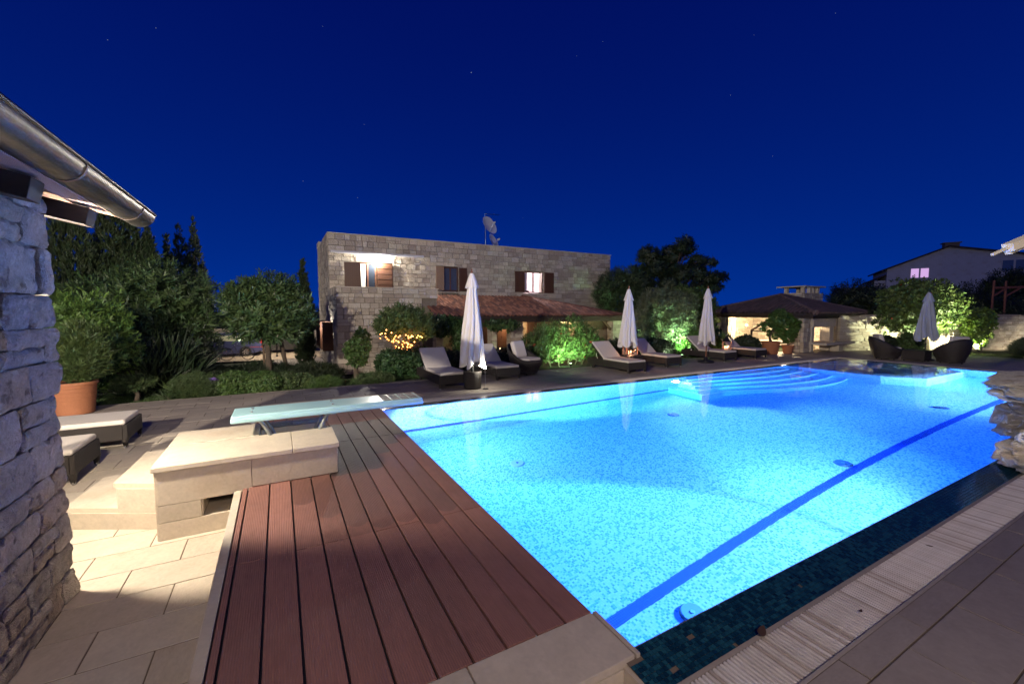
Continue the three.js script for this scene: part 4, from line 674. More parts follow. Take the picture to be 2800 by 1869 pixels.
// oleanders grown as standards, each tied to a stake
function oleander(label, x, z, h, rx, ry, lean, seed, stake) {
  const y = gh(x, z), g = thing('oleander_tree', label, 'tree', x, y, z), lobes = lobesIn(rx, ry, rx * 0.9, h - ry, 22, rx * 0.42, seed).map((l) => [l[0] + lean[0], l[1], l[2] + lean[1], l[3], l[4], l[5]]);
  trunkTo(g, [V(0, -0.05, 0), V(lean[0] * 0.15, (h - ry) * 0.35, lean[1] * 0.2), V(lean[0] * 0.6, (h - ry) * 0.7, lean[1] * 0.6), V(lean[0] * 0.9, h - ry * 1.35, lean[1] * 0.9)], 0.10, lobes, seed);
  crown(g, 'crown', SP.oleander, LM.oleander, lobes, 2600, 1.2, seed, { up: 0.4, rough: 0.3 });
  const fl = crown(g, 'blossom', leafGeo(5, 0.035, 0.035, 0.3, 0.01, seed + 3), leafMat(0.6, 0.55, 0.5), lobes, 60, 1.2, seed + 5, { shell: true }); fl.userData.kind = 'stuff';
  const st = part('stake', bar(V(stake[0], -0.1, stake[1]), V(stake[0], stake[2], stake[1]), 0.035, 0.03), std(C(0.20, 0.14, 0.09), 0.9, { map: dirtTex }), g); part('tie', new THREE.TorusGeometry(0.05, 0.01, 6, 14).rotateX(PI / 2).translate(stake[0], stake[2] * 0.85, stake[1]), M.black, st);
}
oleander('wide oleander tree on a leaning bare trunk', -2.71, -16.9, 4.0, 1.75, 1.45, [-0.75, -0.2], 41, [0.42, 0.1, 1.9]);
oleander('round headed oleander tree with pale blossom before the parked cars', -0.33, -15.1, 3.3, 1.15, 0.95, [-0.02, 0], 42, [-0.14, -0.5, 1.5]);
{ const g = thing('prop_stake', 'leaning bark covered stake behind the round headed oleander', 'stake', 0.02, gh(0.02, -16), -16); part('pole', bar(V(0.25, -0.1, 0.2), V(-0.05, 1.9, 0), 0.07, 0.06), barkM, g); }
shrub('garden_shrub', 'big glossy light green shrub behind the terracotta pot', 'shrub', -4.05, -12.9, 1.1, 2.5, SP.oleander, leafMat(0.075, 0.15, 0.03), 2400, 0.8, 43, null, { lobes: lobesIn(1.15, 1.35, 1.0, 1.25, 20, 0.5, 44), rough: 0.3, up: 0.4 });
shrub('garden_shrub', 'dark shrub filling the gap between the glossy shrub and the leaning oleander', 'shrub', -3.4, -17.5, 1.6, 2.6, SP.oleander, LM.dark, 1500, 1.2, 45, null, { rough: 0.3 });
shrub('spiky_plant', 'dark clump of sword shaped leaves under the leaning oleander', 'plant', -2.9, -13.9, 0.9, 0.9, SP.grass, LM.dark, 140, 1.6, 46, null, { up: 0.6 });
shrub('spiky_plant', 'small clump of pale sword leaves at the edge of the paving', 'plant', -2.2, -12.15, 0.3, 0.25, SP.grass, LM.grass, 12, 0.7, 47, null, { up: 0.5 });
{ const x = -2.9, z = -12.35, g = thing('topiary_tree', 'little cloud pruned pine beside the terracotta pot', 'topiary', x, gh(x, z), z); part('trunk', merge([bar(V(0, -0.02, 0), V(0.05, 0.18, 0), 0.06, 0.045), bar(V(0.05, 0.18, 0), V(-0.06, 0.32, 0.02), 0.045, 0.03)]), barkM, g); crown(g, 'crown', SP.needle, LM.needle, [[0, 0.42, 0, 0.36, 0.13, 0.3]], 260, 0.8, 48); }
// low plants along the paving edge
[['lavender_bush', 'biggest round lavender cushion at the paving edge, browned at its foot', -1.78, -12.35, 0.52, 0.5, SP.needle, LM.needle, 2000, 0.75, 61], ['box_ball', 'bright green cushion with a violet bloom at the paving edge', -1.02, -12.3, 0.42, 0.55, SP.box, LM.box, 1900, 0.85, 62], ['box_ball', 'bright green cushion between the one with the violet bloom and the stake', -0.42, -12.25, 0.46, 0.5, SP.box, LM.box, 1900, 0.85, 63], ['box_ball', 'dull green cushion just right of the oleander stake', 0.12, -12.5, 0.36, 0.42, SP.box, LM.needle, 1300, 0.85, 64], ['box_ball', 'smallest dark cushion beside the dull green one', 0.5, -12.6, 0.28, 0.36, SP.box, LM.needle, 900, 0.85, 65], ['grass_tuft', 'low tuft at the paving edge before the house path', 1.0, -12.15, 0.36, 0.22, SP.needle, LM.box, 420, 0.9, 66], ['grass_tuft', 'low feathery tuft at the foot of the pollarded tree', 2.3, -12.25, 0.5, 0.24, SP.needle, LM.needle, 500, 0.9, 67]].forEach(([n, l, x, z, r, h, sp, m, c, s, sd]) => shrub(n, l, 'bush', x, z, r, h, sp, m, c, s, sd, null, { rough: 0.12, shell: true }));
{ const g = thing('agapanthus_bloom', 'small violet flower head by the bright green cushion', 'flower', -1.42, gh(-1.42, -12.1), -12.1); part('stalk', bar(V(0, 0, 0), V(0, 0.38, 0), 0.006), LM.grass, g); crown(g, 'flower', leafGeo(6, 0.04, 0.03, 0.4, 0.02, 70), leafMat(0.18, 0.12, 0.42), [[0, 0.42, 0, 0.07, 0.05, 0.07]], 26, 1, 71, { shell: true }); }
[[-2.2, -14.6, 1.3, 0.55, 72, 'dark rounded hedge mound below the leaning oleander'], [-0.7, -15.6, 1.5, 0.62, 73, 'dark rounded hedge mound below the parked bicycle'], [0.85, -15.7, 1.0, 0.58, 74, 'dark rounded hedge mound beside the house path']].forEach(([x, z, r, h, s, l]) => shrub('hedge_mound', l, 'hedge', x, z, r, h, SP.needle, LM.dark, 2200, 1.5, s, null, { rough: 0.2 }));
{ // pollarded young tree before the house
  const x = 2.12, z = -14.2, g = thing('pollard_tree', 'young pollarded tree with knobbly grey stem before the house', 'tree', x, gh(x, z), z), lobes = [[0, 0.75, 0, 0.3, 0.3, 0.25], [0.18, 1.2, 0, 0.24, 0.45, 0.2], [-0.15, 1.0, 0.05, 0.2, 0.25, 0.2]];
  trunkTo(g, [V(0, -0.05, 0), V(-0.03, 0.3, 0), V(0, 0.55, 0)], 0.10, lobes, 75); crown(g, 'crown', SP.box, LM.box, lobes, 700, 1.5, 76);
}
// hedge behind the first loungers and the tree with string lights over it
shrub('box_hedge', 'dense clipped hedge under the tree with string lights', 'hedge', 3.6, -13.2, 0.95, 0.85, SP.box, leafMat(0.03, 0.075, 0.025), 2600, 1.6, 77, null, { lobes: [[-0.45, 0.42, 0, 0.6, 0.45, 0.5], [0.35, 0.42, 0.05, 0.7, 0.47, 0.5]] });
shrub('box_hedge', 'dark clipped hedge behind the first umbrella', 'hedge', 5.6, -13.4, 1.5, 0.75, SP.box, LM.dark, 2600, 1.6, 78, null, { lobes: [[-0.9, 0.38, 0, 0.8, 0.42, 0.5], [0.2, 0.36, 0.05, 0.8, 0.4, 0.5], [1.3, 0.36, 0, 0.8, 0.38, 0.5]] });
const fairy = [];
{ const x = 3.75, z = -14.6, g = thing('string_light_tree', 'small round tree wound with orange string lights', 'tree', x, gh(x, z), z), lobes = lobesIn(0.95, 0.5, 0.7, 1.85, 12, 0.36, 79);
  trunkTo(g, [V(0, -0.05, 0), V(0, 0.4, 0), V(0, 0.75, 0)], 0.07, lobes, 80); crown(g, 'crown', SP.olive, leafMat(0.06, 0.10, 0.03), lobes, 1500, 1.5, 81);
  for (let k = 0; k < 62; k++) { const t = rnd(), a = rnd() * 6.28, r = 0.06 + 0.75 * t * (0.55 + 0.6 * rnd()); fairy.push([x - 0.1 + Math.cos(a) * r, g.position.y + 0.66 + t * 0.8 + rnd() * 0.25, z + Math.abs(Math.sin(a)) * r * 0.8 + 0.2]); } }
// vine over the left end of the porch
{ const g = thing('porch_vine', 'leafy vine climbing the left end of the porch', 'climber', 6.0, gh(6, -16.9), -16.9), y0 = 1.05; part('stem', merge([tube([V(0.5, 0, 0.2), V(0.45, 0.8, 0.25), V(0.6, 1.5, 0.1), V(0.4, 2.1, 0)], 0.05), tube([V(0.6, 0, 0.25), V(0.7, 0.9, 0.1), V(0.3, 1.9, 0.1)], 0.035)]), barkM, g);
  crown(g, 'foliage', SP.vine, leafMat(0.03, 0.07, 0.02), [[-0.1, 2.0, 0.1, 0.6, 0.35, 0.4], [-0.7, 2.0, 0, 0.4, 0.25, 0.3], [0.75, 1.6, 0.3, 0.38, 0.6, 0.3], [0.8, 0.8, 0.3, 0.36, 0.6, 0.3], [2.9, 2.0, 0.3, 0.5, 0.14, 0.2], [2.2, 2.02, 0.3, 0.4, 0.14, 0.2]], 1300, 1.0, 82); }
// green-lit oleander thicket by the porch
{ const g = thing('oleander_thicket', 'green lit oleander thicket with a few red flowers beside the armchair', 'shrub', 9.35, gh(9.35, -13.2), -13.2), lobes = [[-1.3, 0.6, 0.1, 0.45, 0.6, 0.4], [-0.75, 0.85, 0, 0.5, 0.7, 0.4], [-0.1, 0.9, -0.1, 0.5, 0.75, 0.4], [0.6, 1.0, 0, 0.5, 0.85, 0.4], [1.15, 0.85, 0.05, 0.45, 0.7, 0.4], [1.65, 0.5, 0.1, 0.4, 0.5, 0.4]];
  part('stem', merge(lobes.flatMap((l, k) => [0, 1, 2].map((i) => bar(V(l[0] * 0.6, 0, 0), V(l[0] + 0.2 * (i - 1), l[1] + l[4] * 0.4, l[2] - 0.1 * i), 0.018, 0.006, 5)))), barkM, g); crown(g, 'foliage', SP.oleander, leafMat(0.07, 0.12, 0.035), lobes, 1500, 0.95, 83, { up: 0.6 }); crown(g, 'flower', leafGeo(5, 0.05, 0.045, 0.3, 0.01, 84), leafMat(0.45, 0.03, 0.03), lobes, 30, 1.1, 85, { shell: true }); }
// trees right of the house
function broadTree(name, label, x, z, h, rx, ry, n, lr, sprig, mat, count, scale, seed, o = {}) { const y = o.y ?? gh(x, z), g = thing(name, label, 'tree', x, y, z, 0, o.group), lobes = lobesIn(rx, ry, rx * 0.8, h - ry, n, lr, seed); trunkTo(g, [V(0, -0.1, 0), V(0.1, (h - ry) * 0.4, 0), V(0, Math.max(0.5, h - ry * 1.6), 0)], o.tr ?? 0.12, lobes, seed); crown(g, 'crown', sprig, mat, lobes, count, scale, seed, { up: 0.3, rough: 0.35, ...o }); return g; }
broadTree('garden_tree', 'bushy light green tree at the corner of the stone house', 19.3, -20.2, 5.4, 2.1, 2.1, 26, 0.75, SP.olive, leafMat(0.04, 0.075, 0.028), 3600, 2.0, 86);
{ const x = 22.6, z = -19.5, g = thing('acacia_tree', 'tall dark feathery tree against the sky behind the house corner', 'tree', x, gh(x, z), z), R = mulberry(87), lobes = []; for (let k = 0; k < 40; k++) { const a = k * 2.4, f = k / 40, rad = 3.7 * Math.sqrt(f) * (0.7 + 0.45 * R()); lobes.push([Math.cos(a) * rad, 3.4 + 3.1 * (1 - f * f) * (0.4 + 0.7 * R()) - 0.1 * rad, Math.sin(a) * rad * 0.7, 0.38 + 0.32 * R(), 0.14 + 0.12 * R(), 0.4]); } trunkTo(g, [V(0, -0.1, 0), V(0.2, 1.6, 0), V(0, 3.2, 0)], 0.2, lobes, 87); crown(g, 'crown', SP.feather, LM.acacia, lobes, 2100, 0.95, 87, { up: 0.15, rough: 0.35 }); }
broadTree('olive_tree', 'silvery olive tree lit from below by the white statue', 15.9, -13.9, 3.3, 1.5, 1.45, 22, 0.55, SP.olive, LM.olive, 3600, 1.55, 88, { up: 0.3 });
broadTree('garden_tree', 'green lit tree between the third umbrella and the grill house', 20.6, -16.4, 3.6, 1.5, 1.5, 18, 0.55, SP.box, leafMat(0.05, 0.10, 0.02), 2600, 3.2, 89);
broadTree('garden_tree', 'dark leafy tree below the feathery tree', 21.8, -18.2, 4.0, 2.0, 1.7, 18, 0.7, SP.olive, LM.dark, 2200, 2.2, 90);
shrub('garden_shrub', 'green lit shrub under the third umbrella', 'shrub', 17.0, -12.9, 1.2, 1.2, SP.box, leafMat(0.05, 0.11, 0.02), 1600, 2.6, 91, null, { rough: 0.3 });
shrub('garden_shrub', 'dark low planting behind the loungers by the olive', 'shrub', 13.2, -13.0, 1.6, 0.85, SP.box, LM.dark, 1600, 2.6, 92, null, { lobes: [[-1, 0.4, 0, 1, 0.45, 0.5], [0.8, 0.4, 0, 1.1, 0.42, 0.5]] });
// shrubs along the garden wall
{ const x = 27.0, z = -8.5, g = thing('wall_shrub', 'large floodlit shrub spreading over the garden wall', 'shrub', x, T, z), lobes = lobesIn(2.6, 1.35, 1.2, 2.05, 26, 0.62, 93); trunkTo(g, [V(0, -0.05, 0), V(-0.2, 0.4, 0), V(0.1, 0.8, 0)], 0.10, lobes.slice(0, 18), 94); trunkTo(g, [V(1.0, -0.05, 0.1), V(1.2, 0.5, 0), V(0.9, 1.0, 0)], 0.09, lobes.slice(18), 95).name = 'second_trunk'; crown(g, 'crown', SP.box, LM.lit, lobes, 3000, 2.7, 96, { rough: 0.4, up: 0.3 }); crown(g, 'berry', leafGeo(5, 0.05, 0.05, 0.3, 0.01, 97), leafMat(0.5, 0.04, 0.02), lobes, 26, 1.2, 98, { shell: true }); }
{ const g = thing('wall_ivy', 'broad leaved creeper hanging over the garden wall', 'climber', 30.6, T, -7.35); part('stem', tube([V(-0.6, 0, 0.3), V(-0.3, 0.7, 0.2), V(0.4, 1.5, -0.1), V(1.6, 1.8, -0.5)], 0.03), barkM, g); crown(g, 'foliage', SP.vine, leafMat(0.09, 0.16, 0.025), [[-1.3, 1.0, 0.25, 0.8, 0.6, 0.3], [-0.3, 1.45, 0.2, 0.9, 0.34, 0.3], [0.9, 1.72, -0.1, 0.8, 0.2, 0.3], [1.9, 1.82, -0.5, 0.6, 0.13, 0.25]], 620, 1.3, 99); }
[[24.9, -8.9, 0.42, 'dark round bush at the foot of the grill house shelf'], [25.3, -8.2, 0.5, 'clipped round bush beside the empty armchair']].forEach(([x, z, r, l], k) => shrub('box_ball', l, 'bush', x, z, r, r * 1.7, SP.box, k ? LM.box : LM.dark, 900, 1.6, 100 + k, null, { rough: 0.08, y: T }));
for (let k = 0; k < 5; k++) shrub('lavender_bush', 'grey green lavender clump below the garden wall', 'bush', 27.0 + k * 1.05, -4.9 - 0.15 * k, 0.6, 0.5 + 0.08 * (k % 2), SP.needle, LM.lav, 800, 1.6, 110 + k, 'lavender along the garden wall', { y: T, up: 0.7 });
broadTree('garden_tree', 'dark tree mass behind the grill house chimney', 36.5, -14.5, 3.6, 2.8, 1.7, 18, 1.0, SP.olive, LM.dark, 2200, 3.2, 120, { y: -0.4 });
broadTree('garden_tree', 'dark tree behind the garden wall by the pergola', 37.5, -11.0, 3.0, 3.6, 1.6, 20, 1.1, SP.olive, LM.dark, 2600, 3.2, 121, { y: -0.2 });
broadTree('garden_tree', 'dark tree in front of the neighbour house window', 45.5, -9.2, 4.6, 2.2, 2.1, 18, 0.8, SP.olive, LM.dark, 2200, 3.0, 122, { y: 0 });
shrub('garden_shrub', 'dark undergrowth below the pergola', 'shrub', 40, -7.6, 4, 2.2, SP.olive, LM.dark, 2400, 3.2, 123, null, { y: 0, rough: 0.3 });
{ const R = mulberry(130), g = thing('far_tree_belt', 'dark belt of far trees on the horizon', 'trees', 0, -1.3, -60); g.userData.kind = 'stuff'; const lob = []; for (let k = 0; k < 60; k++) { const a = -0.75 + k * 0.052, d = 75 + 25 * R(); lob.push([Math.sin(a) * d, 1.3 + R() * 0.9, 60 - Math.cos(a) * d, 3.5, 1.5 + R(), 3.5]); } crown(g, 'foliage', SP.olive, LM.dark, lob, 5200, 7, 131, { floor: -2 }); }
{ // short turf along the paving
  const R = mulberry(140), gr = leafGeo(7, 0.07, 0.006, 1.2, 0.005, 141), ms = []; for (let k = 0; k < 9000; k++) { const x = -4 + R() * 8.2, z = -11.86 - R() * 2.6; if (z > -12.7 && x > 2.9) continue; ms.push([x, gh(x, z), z, R()]); }
  const im = shade(new THREE.InstancedMesh(gr, LM.grass, ms.length)); im.name = 'lawn_grass'; im.userData = { kind: 'stuff', label: 'short green lawn grass along the paving edge', category: 'grass' }; ms.forEach(([x, y, z, r], k) => { im.setMatrixAt(k, new THREE.Matrix4().makeRotationY(r * 6).scale(V(1 + r, 0.8 + r * 0.6, 1 + r)).setPosition(x, y, z)); im.setColorAt(k, C(0.7 + 0.6 * r, 0.8 + 0.4 * r, 0.8)); }); scene.add(im);
}
// ---------- furniture and other things ----------
M.wicker = std(C(0.048, 0.038, 0.032), 0.55, { map: weaveTex, bumpMap: weaveTex, bumpScale: 0.006 });
M.cushion = std(C(0.60, 0.55, 0.49), 0.9, { map: fabricTex, bumpMap: fabricBump, bumpScale: 0.0008 });
M.canvas = std(C(0.66, 0.62, 0.58), 0.9, { map: fabricTex, bumpMap: fabricBump, bumpScale: 0.0008, side: THREE.DoubleSide });
M.teak = std(C(0.26, 0.10, 0.05), 0.5, { map: dirtTex });
M.pane = new THREE.MeshPhysicalMaterial({ color: C(1, 1, 1), transmission: 1, thickness: 0, roughness: 0.02, ior: 1.5 });
function pad(w, h, l, r) { const g = muv(new RoundedBoxGeometry(w, h, l, 4, r)); const p = g.attributes.position; for (let i = 0; i < p.count; i++) { const y = p.getY(i); if (y > 0) p.setY(i, y + 0.012 * Math.cos(p.getX(i) / w * PI) * Math.cos(p.getZ(i) / l * PI) + 0.004 * N3(p.getX(i) * 5, 1, p.getZ(i) * 4)); } g.computeVertexNormals(); return g; }
function lounger(label, x, z, turn, group, wick, rise = 0.68) { // own axes: foot end at z = 0, head towards -z
  const g = thing('sun_lounger', label, 'sun lounger', x, T, z, turn, group), w = 0.78, L = 2.02;
  const fr = [rbx(0, w, 0.12, 0.345, -0.05, 0, 0.012), rbx(0, 0.05, 0.12, 0.344, -L, -0.05, 0.012), rbx(w - 0.05, w, 0.12, 0.344, -L, -0.05, 0.012), rbx(0.05, w - 0.05, 0.12, 0.343, -L, -L + 0.05, 0.012), bx(0.05, w - 0.05, 0.29, 0.32, -1.22, -0.05)];
  part('frame', muv(merge(fr)), wick, g);
  for (const [a, b] of [[0.035, -0.035], [w - 0.035, -0.035], [0.035, -L + 0.3], [w - 0.035, -L + 0.3]]) { const back = b < -1, lg = part('leg', new THREE.CylinderGeometry(0.05, 0.026, 0.12, 4).rotateY(PI / 4).translate(a, 0.075, b), wick, g); if (back) part('wheel', new THREE.CylinderGeometry(0.07, 0.07, 0.035, 18).rotateZ(PI / 2).translate(a, 0.07, b), M.black, lg); else part('foot_cap', new THREE.CylinderGeometry(0.022, 0.02, 0.03, 10).translate(a, 0.015, b), M.steel, lg); }
  const m = part('seat_cushion', pad(w - 0.03, 0.075, 1.2, 0.03), M.cushion, g); m.position.set(w / 2, 0.375, -0.62);
  const b = new THREE.Group(); b.name = 'backrest'; b.position.set(w / 2, 0.35, -1.20); b.rotation.x = rise; g.add(b);
  part('back_frame', muv(rbx(-w / 2 + 0.02, w / 2 - 0.02, -0.03, 0, -0.80, 0, 0.01)), wick, b); const bc = part('back_cushion', pad(w - 0.03, 0.075, 0.82, 0.03), M.cushion, b); bc.position.set(0, 0.045, -0.40);
  part('prop_bar', bar(V(0.1, 0.22, -1.55), V(0.1, 0.52, -1.66), 0.01), M.steel, g);
  return g;
}
lounger('brown wicker lounger with cream cushion beside the steps, farther from the stone corner', -1.98, -7.93, PI / 2, null, M.wicker, 0.5);
lounger('brown wicker lounger foot end showing just past the stone corner', -2.09, -6.5, PI / 2, null, M.wicker, 0.5);
lounger('dark lounger before the clipped hedge, left of the first umbrella', 3.46, -10.08, 0, null, M.wicker);
lounger('dark lounger between the first umbrella and the tub armchair', 5.30, -10.58, 0, null, M.wicker);
lounger('dark lounger in front of the tall lantern and second umbrella', 9.46, -9.72, 0, null, M.wicker);
lounger('dark lounger behind the tall lantern, before the white statue', 11.70, -10.2, 0, null, M.wicker);
lounger('dark lounger in front of the third umbrella', 15.0, -10.3, 0, null, M.wicker);
lounger('dark lounger between the smaller lantern and the grill house', 17.0, -10.3, 0, null, M.wicker);

function parasol(label, x, z, H, low, R0, turn, mat, o = {}) {
  const g = thing('closed_umbrella', label, 'umbrella', x, T, z, turn, 'closed poolside umbrellas');
  part('pole', bar(V(0, 0.05, 0), V(0, H, 0), 0.024, 0.02, 10), o.pole || M.teak, g);
  part('finial', new THREE.LatheGeometry([[0, 0], [0.035, 0.01], [0.03, 0.04], [0.015, 0.06], [0.022, 0.085], [0, 0.12]].map(([a, b]) => new THREE.Vector2(a, b)), 12).translate(0, H - 0.02, 0), o.pole || M.teak, g);
  const fold = (nt, na, rf, yf) => { const pos = [], idx = []; for (let j = 0; j <= nt; j++) for (let i = 0; i <= na; i++) { const a = i / na * 2 * PI, t = j / nt; const [r, y] = [rf(t, a), yf(t, a)]; pos.push(Math.cos(a) * r, y, Math.sin(a) * r); } for (let j = 0; j < nt; j++) for (let i = 0; i < na; i++) { const p = j * (na + 1) + i, q = p + na + 1; idx.push(p, q, p + 1, p + 1, q, q + 1); } const ge = new THREE.BufferGeometry(); ge.setAttribute('position', new THREE.Float32BufferAttribute(pos, 3)); ge.setIndex(idx); ge.computeVertexNormals(); const uv = []; for (let j = 0; j <= nt; j++) for (let i = 0; i <= na; i++) uv.push(i / na * 1.5, j / nt * 2); ge.setAttribute('uv', new THREE.Float32BufferAttribute(uv, 2)); return ge; };
  const s = o.seed || 1, top = H - 0.03;
  const cv = part('canopy', fold(40, 120, (t, a) => { const base = 0.045 + (R0 - 0.045) * Math.pow(t, 0.75), ph = a + 0.25 * Math.sin(t * 3 + s), f = 0.10 + 0.22 * t; return base * (1 - f + f * Math.abs(Math.cos(4 * ph + 0.4 * N3(a * 2, t * 2, s))) * 2 + 0.10 * N3(a * 3, t * 2.5, s * 7)); }, (t, a) => top - t * (top - low) - t * t * t * 0.20 * Math.pow(Math.abs(Math.cos(2 * a + s)), 2) + 0.03 * t * N3(a * 2, s, 2)), mat, g);
  part('vent_cap', fold(8, 96, (t, a) => 0.035 + (R0 * 0.52) * Math.pow(t, 0.8) * (0.86 + 0.2 * Math.abs(Math.cos(4 * a))), (t, a) => top + 0.012 - t * 0.34 - 0.05 * t * Math.abs(Math.cos(4 * a))), mat, cv);
  for (let k = 0; k < 6; k++) { const a = k * PI / 3; part('rib', bar(V(0, low + 0.28, 0), V(Math.cos(a) * R0 * 0.55, low - 0.02, Math.sin(a) * R0 * 0.55), 0.01, 0.008, 5), M.teak, g); }
  if (o.base) part('base', new THREE.LatheGeometry([[0, 0], [0.28, 0], [0.3, 0.03], [0.28, 0.06], [0.07, 0.09], [0.05, 0.22], [0, 0.22]].map(([a, b]) => new THREE.Vector2(a, b)), 24), M.black, g);
  return g;
}
parasol('large closed cream umbrella standing in a black tub before the first loungers', 4.28, -9.9, 2.93, 0.72, 0.27, 0.3, M.canvas, { seed: 1 });
parasol('closed umbrella beside the tall lantern', 10.12, -10.45, 2.70, 0.95, 0.25, 1.2, M.canvas, { seed: 2, base: true });
parasol('closed umbrella with ragged hem before the grill house', 14.3, -10.6, 2.82, 0.85, 0.25, 2.1, M.canvas, { seed: 3, base: true });
parasol('closed grey blue umbrella between the two tub armchairs at the garden wall', 22.6, -6.85, 2.72, 0.95, 0.30, 0.7, std(C(0.34, 0.37, 0.44), 0.9, { map: fabricTex, side: THREE.DoubleSide }), { seed: 4, base: true, pole: M.black });
{ const g = thing('umbrella_tub', 'black wicker tub carrying the large cream umbrella', 'stand', 4.28, T, -9.9); part('tub', muv(new THREE.LatheGeometry([[0, 0], [0.21, 0], [0.22, 0.04], [0.235, 0.42], [0.235, 0.45], [0.20, 0.45], [0.19, 0.38], [0, 0.38]].map(([a, b]) => new THREE.Vector2(a, b)), 28)), M.wicker, g); part('sleeve', bar(V(0, 0.4, 0), V(0, 0.62, 0), 0.04), M.black, g); }
{ const g = thing('spot_lamp', 'small bright spot lamp on a stem by the umbrella tub', 'lamp', 4.52, T, -9.62); part('stem', bar(V(0, 0, 0), V(-0.02, 0.52, 0), 0.008), M.steel, g); part('foot', new THREE.CylinderGeometry(0.07, 0.08, 0.02, 16).translate(0, 0.01, 0), M.black, g); part('lens', new THREE.SphereGeometry(0.035, 14, 10).translate(-0.02, 0.55, 0), new THREE.MeshStandardMaterial({ emissive: C(1, 0.93, 0.75), emissiveIntensity: 40 }), g); const l = new THREE.PointLight(C(1, 0.92, 0.75), 1.6, 0, 2); l.position.set(-0.02, 0.55, 0); l.castShadow = true; l.name = 'spot_lamp_light'; g.add(l); }
function tub(label, x, z, turn, mat, back = true) { // woven tub armchair, open towards +z
  const g = thing('tub_armchair', label, 'armchair', x, T, z, turn); g.scale.setScalar(1.16); const N = 48, pos = [], idx = [], rows = [];
  const hAt = (a) => 0.40 + 0.40 * Math.pow(cl((Math.cos(a) + 0.55) / 1.55), 1.2), rAt = (v, a) => (0.30 + 0.14 * Math.sin(Math.min(1, v) * PI * 0.5) + 0.03 * v) * (1 + 0.06 * Math.cos(2 * a));
  for (let j = 0; j <= 14; j++) for (let i = 0; i <= N; i++) { const a = i / N * 2 * PI, H = hAt(a), inn = j > 8, v = inn ? 1 - (j - 8) / 6 * 0.62 : j / 8, r = rAt(v, a) - (inn ? 0.055 : j === 8 ? 0.012 : 0); pos.push(-Math.sin(a) * r, 0.05 + v * (H - 0.05) + (j === 8 ? 0.012 : 0), -Math.cos(a) * r); }
  for (let j = 0; j < 14; j++) for (let i = 0; i < N; i++) { const p = j * (N + 1) + i, q = p + N + 1; idx.push(p, q, p + 1, p + 1, q, q + 1); }
  const ge = new THREE.BufferGeometry(); ge.setAttribute('position', new THREE.Float32BufferAttribute(pos, 3)); ge.setIndex(idx); ge.computeVertexNormals(); const uv = []; for (let j = 0; j <= 14; j++) for (let i = 0; i <= N; i++) uv.push(i / N * 2.6, j / 14 * 1.6); ge.setAttribute('uv', new THREE.Float32BufferAttribute(uv, 2));
  part('shell', ge, new THREE.MeshStandardMaterial({ ...{}, color: mat.color, roughness: 0.5, map: weaveTex, bumpMap: weaveTex, bumpScale: 0.005, side: THREE.DoubleSide }), g);
  part('seat_base', new THREE.CylinderGeometry(0.37, 0.33, 0.30, 32).translate(0, 0.20, 0.02), mat, g);
  part('seat_cushion', pad(0.62, 0.10, 0.60, 0.045).translate(0, 0.40, 0.03), M.cushion, g);
  if (back) { const c = part('back_cushion', pad(0.52, 0.13, 0.46, 0.05), M.cushion, g); c.rotation.x = PI / 2 - 0.30; c.position.set(0, 0.66, -0.20); }
  for (const k of [0, 1, 2, 3]) part('leg', bar(V(Math.cos(k * PI / 2 + 0.78) * 0.24, 0.06, Math.sin(k * PI / 2 + 0.78) * 0.24), V(Math.cos(k * PI / 2 + 0.78) * 0.25, 0, Math.sin(k * PI / 2 + 0.78) * 0.25), 0.02), M.black, g);
}
tub('dark tub armchair with upright cushion behind the second lounger', 6.68, -11.35, 0.45, M.wicker);
tub('dark tub armchair facing the pool beside the clipped round bush', 21.6, -7.75, 0.75, M.wicker);
tub('dark tub armchair turned away with its back to the pool', 22.1, -5.95, 2.5, M.wicker);
function table(label, x, z, s, h, top) { const g = thing('side_table', label, 'table', x, T, z); part('body', muv(rbx(-s / 2, s / 2, 0.05, h, -s / 2, s / 2, 0.015)), M.wicker, g); part('top', rbx(-s / 2 - 0.01, s / 2 + 0.01, h, h + 0.02, -s / 2 - 0.01, s / 2 + 0.01, 0.006), M.black, g); for (const a of [-1, 1]) for (const b of [-1, 1]) part('leg', bx(a * s / 2 * 0.8 - 0.02, a * s / 2 * 0.8 + 0.02, 0, 0.05, b * s / 2 * 0.8 - 0.02, b * s / 2 * 0.8 + 0.02), M.black, g); return T + h + 0.02; }
const ty1 = table('low dark wicker table under the tall lantern', 10.72, -10.95, 0.62, 0.40), ty2 = table('low dark wicker table under the smaller lantern', 16.35, -11.15, 0.55, 0.32);
table('low dark wicker table between the two tub armchairs', 21.95, -6.9, 0.7, 0.42);
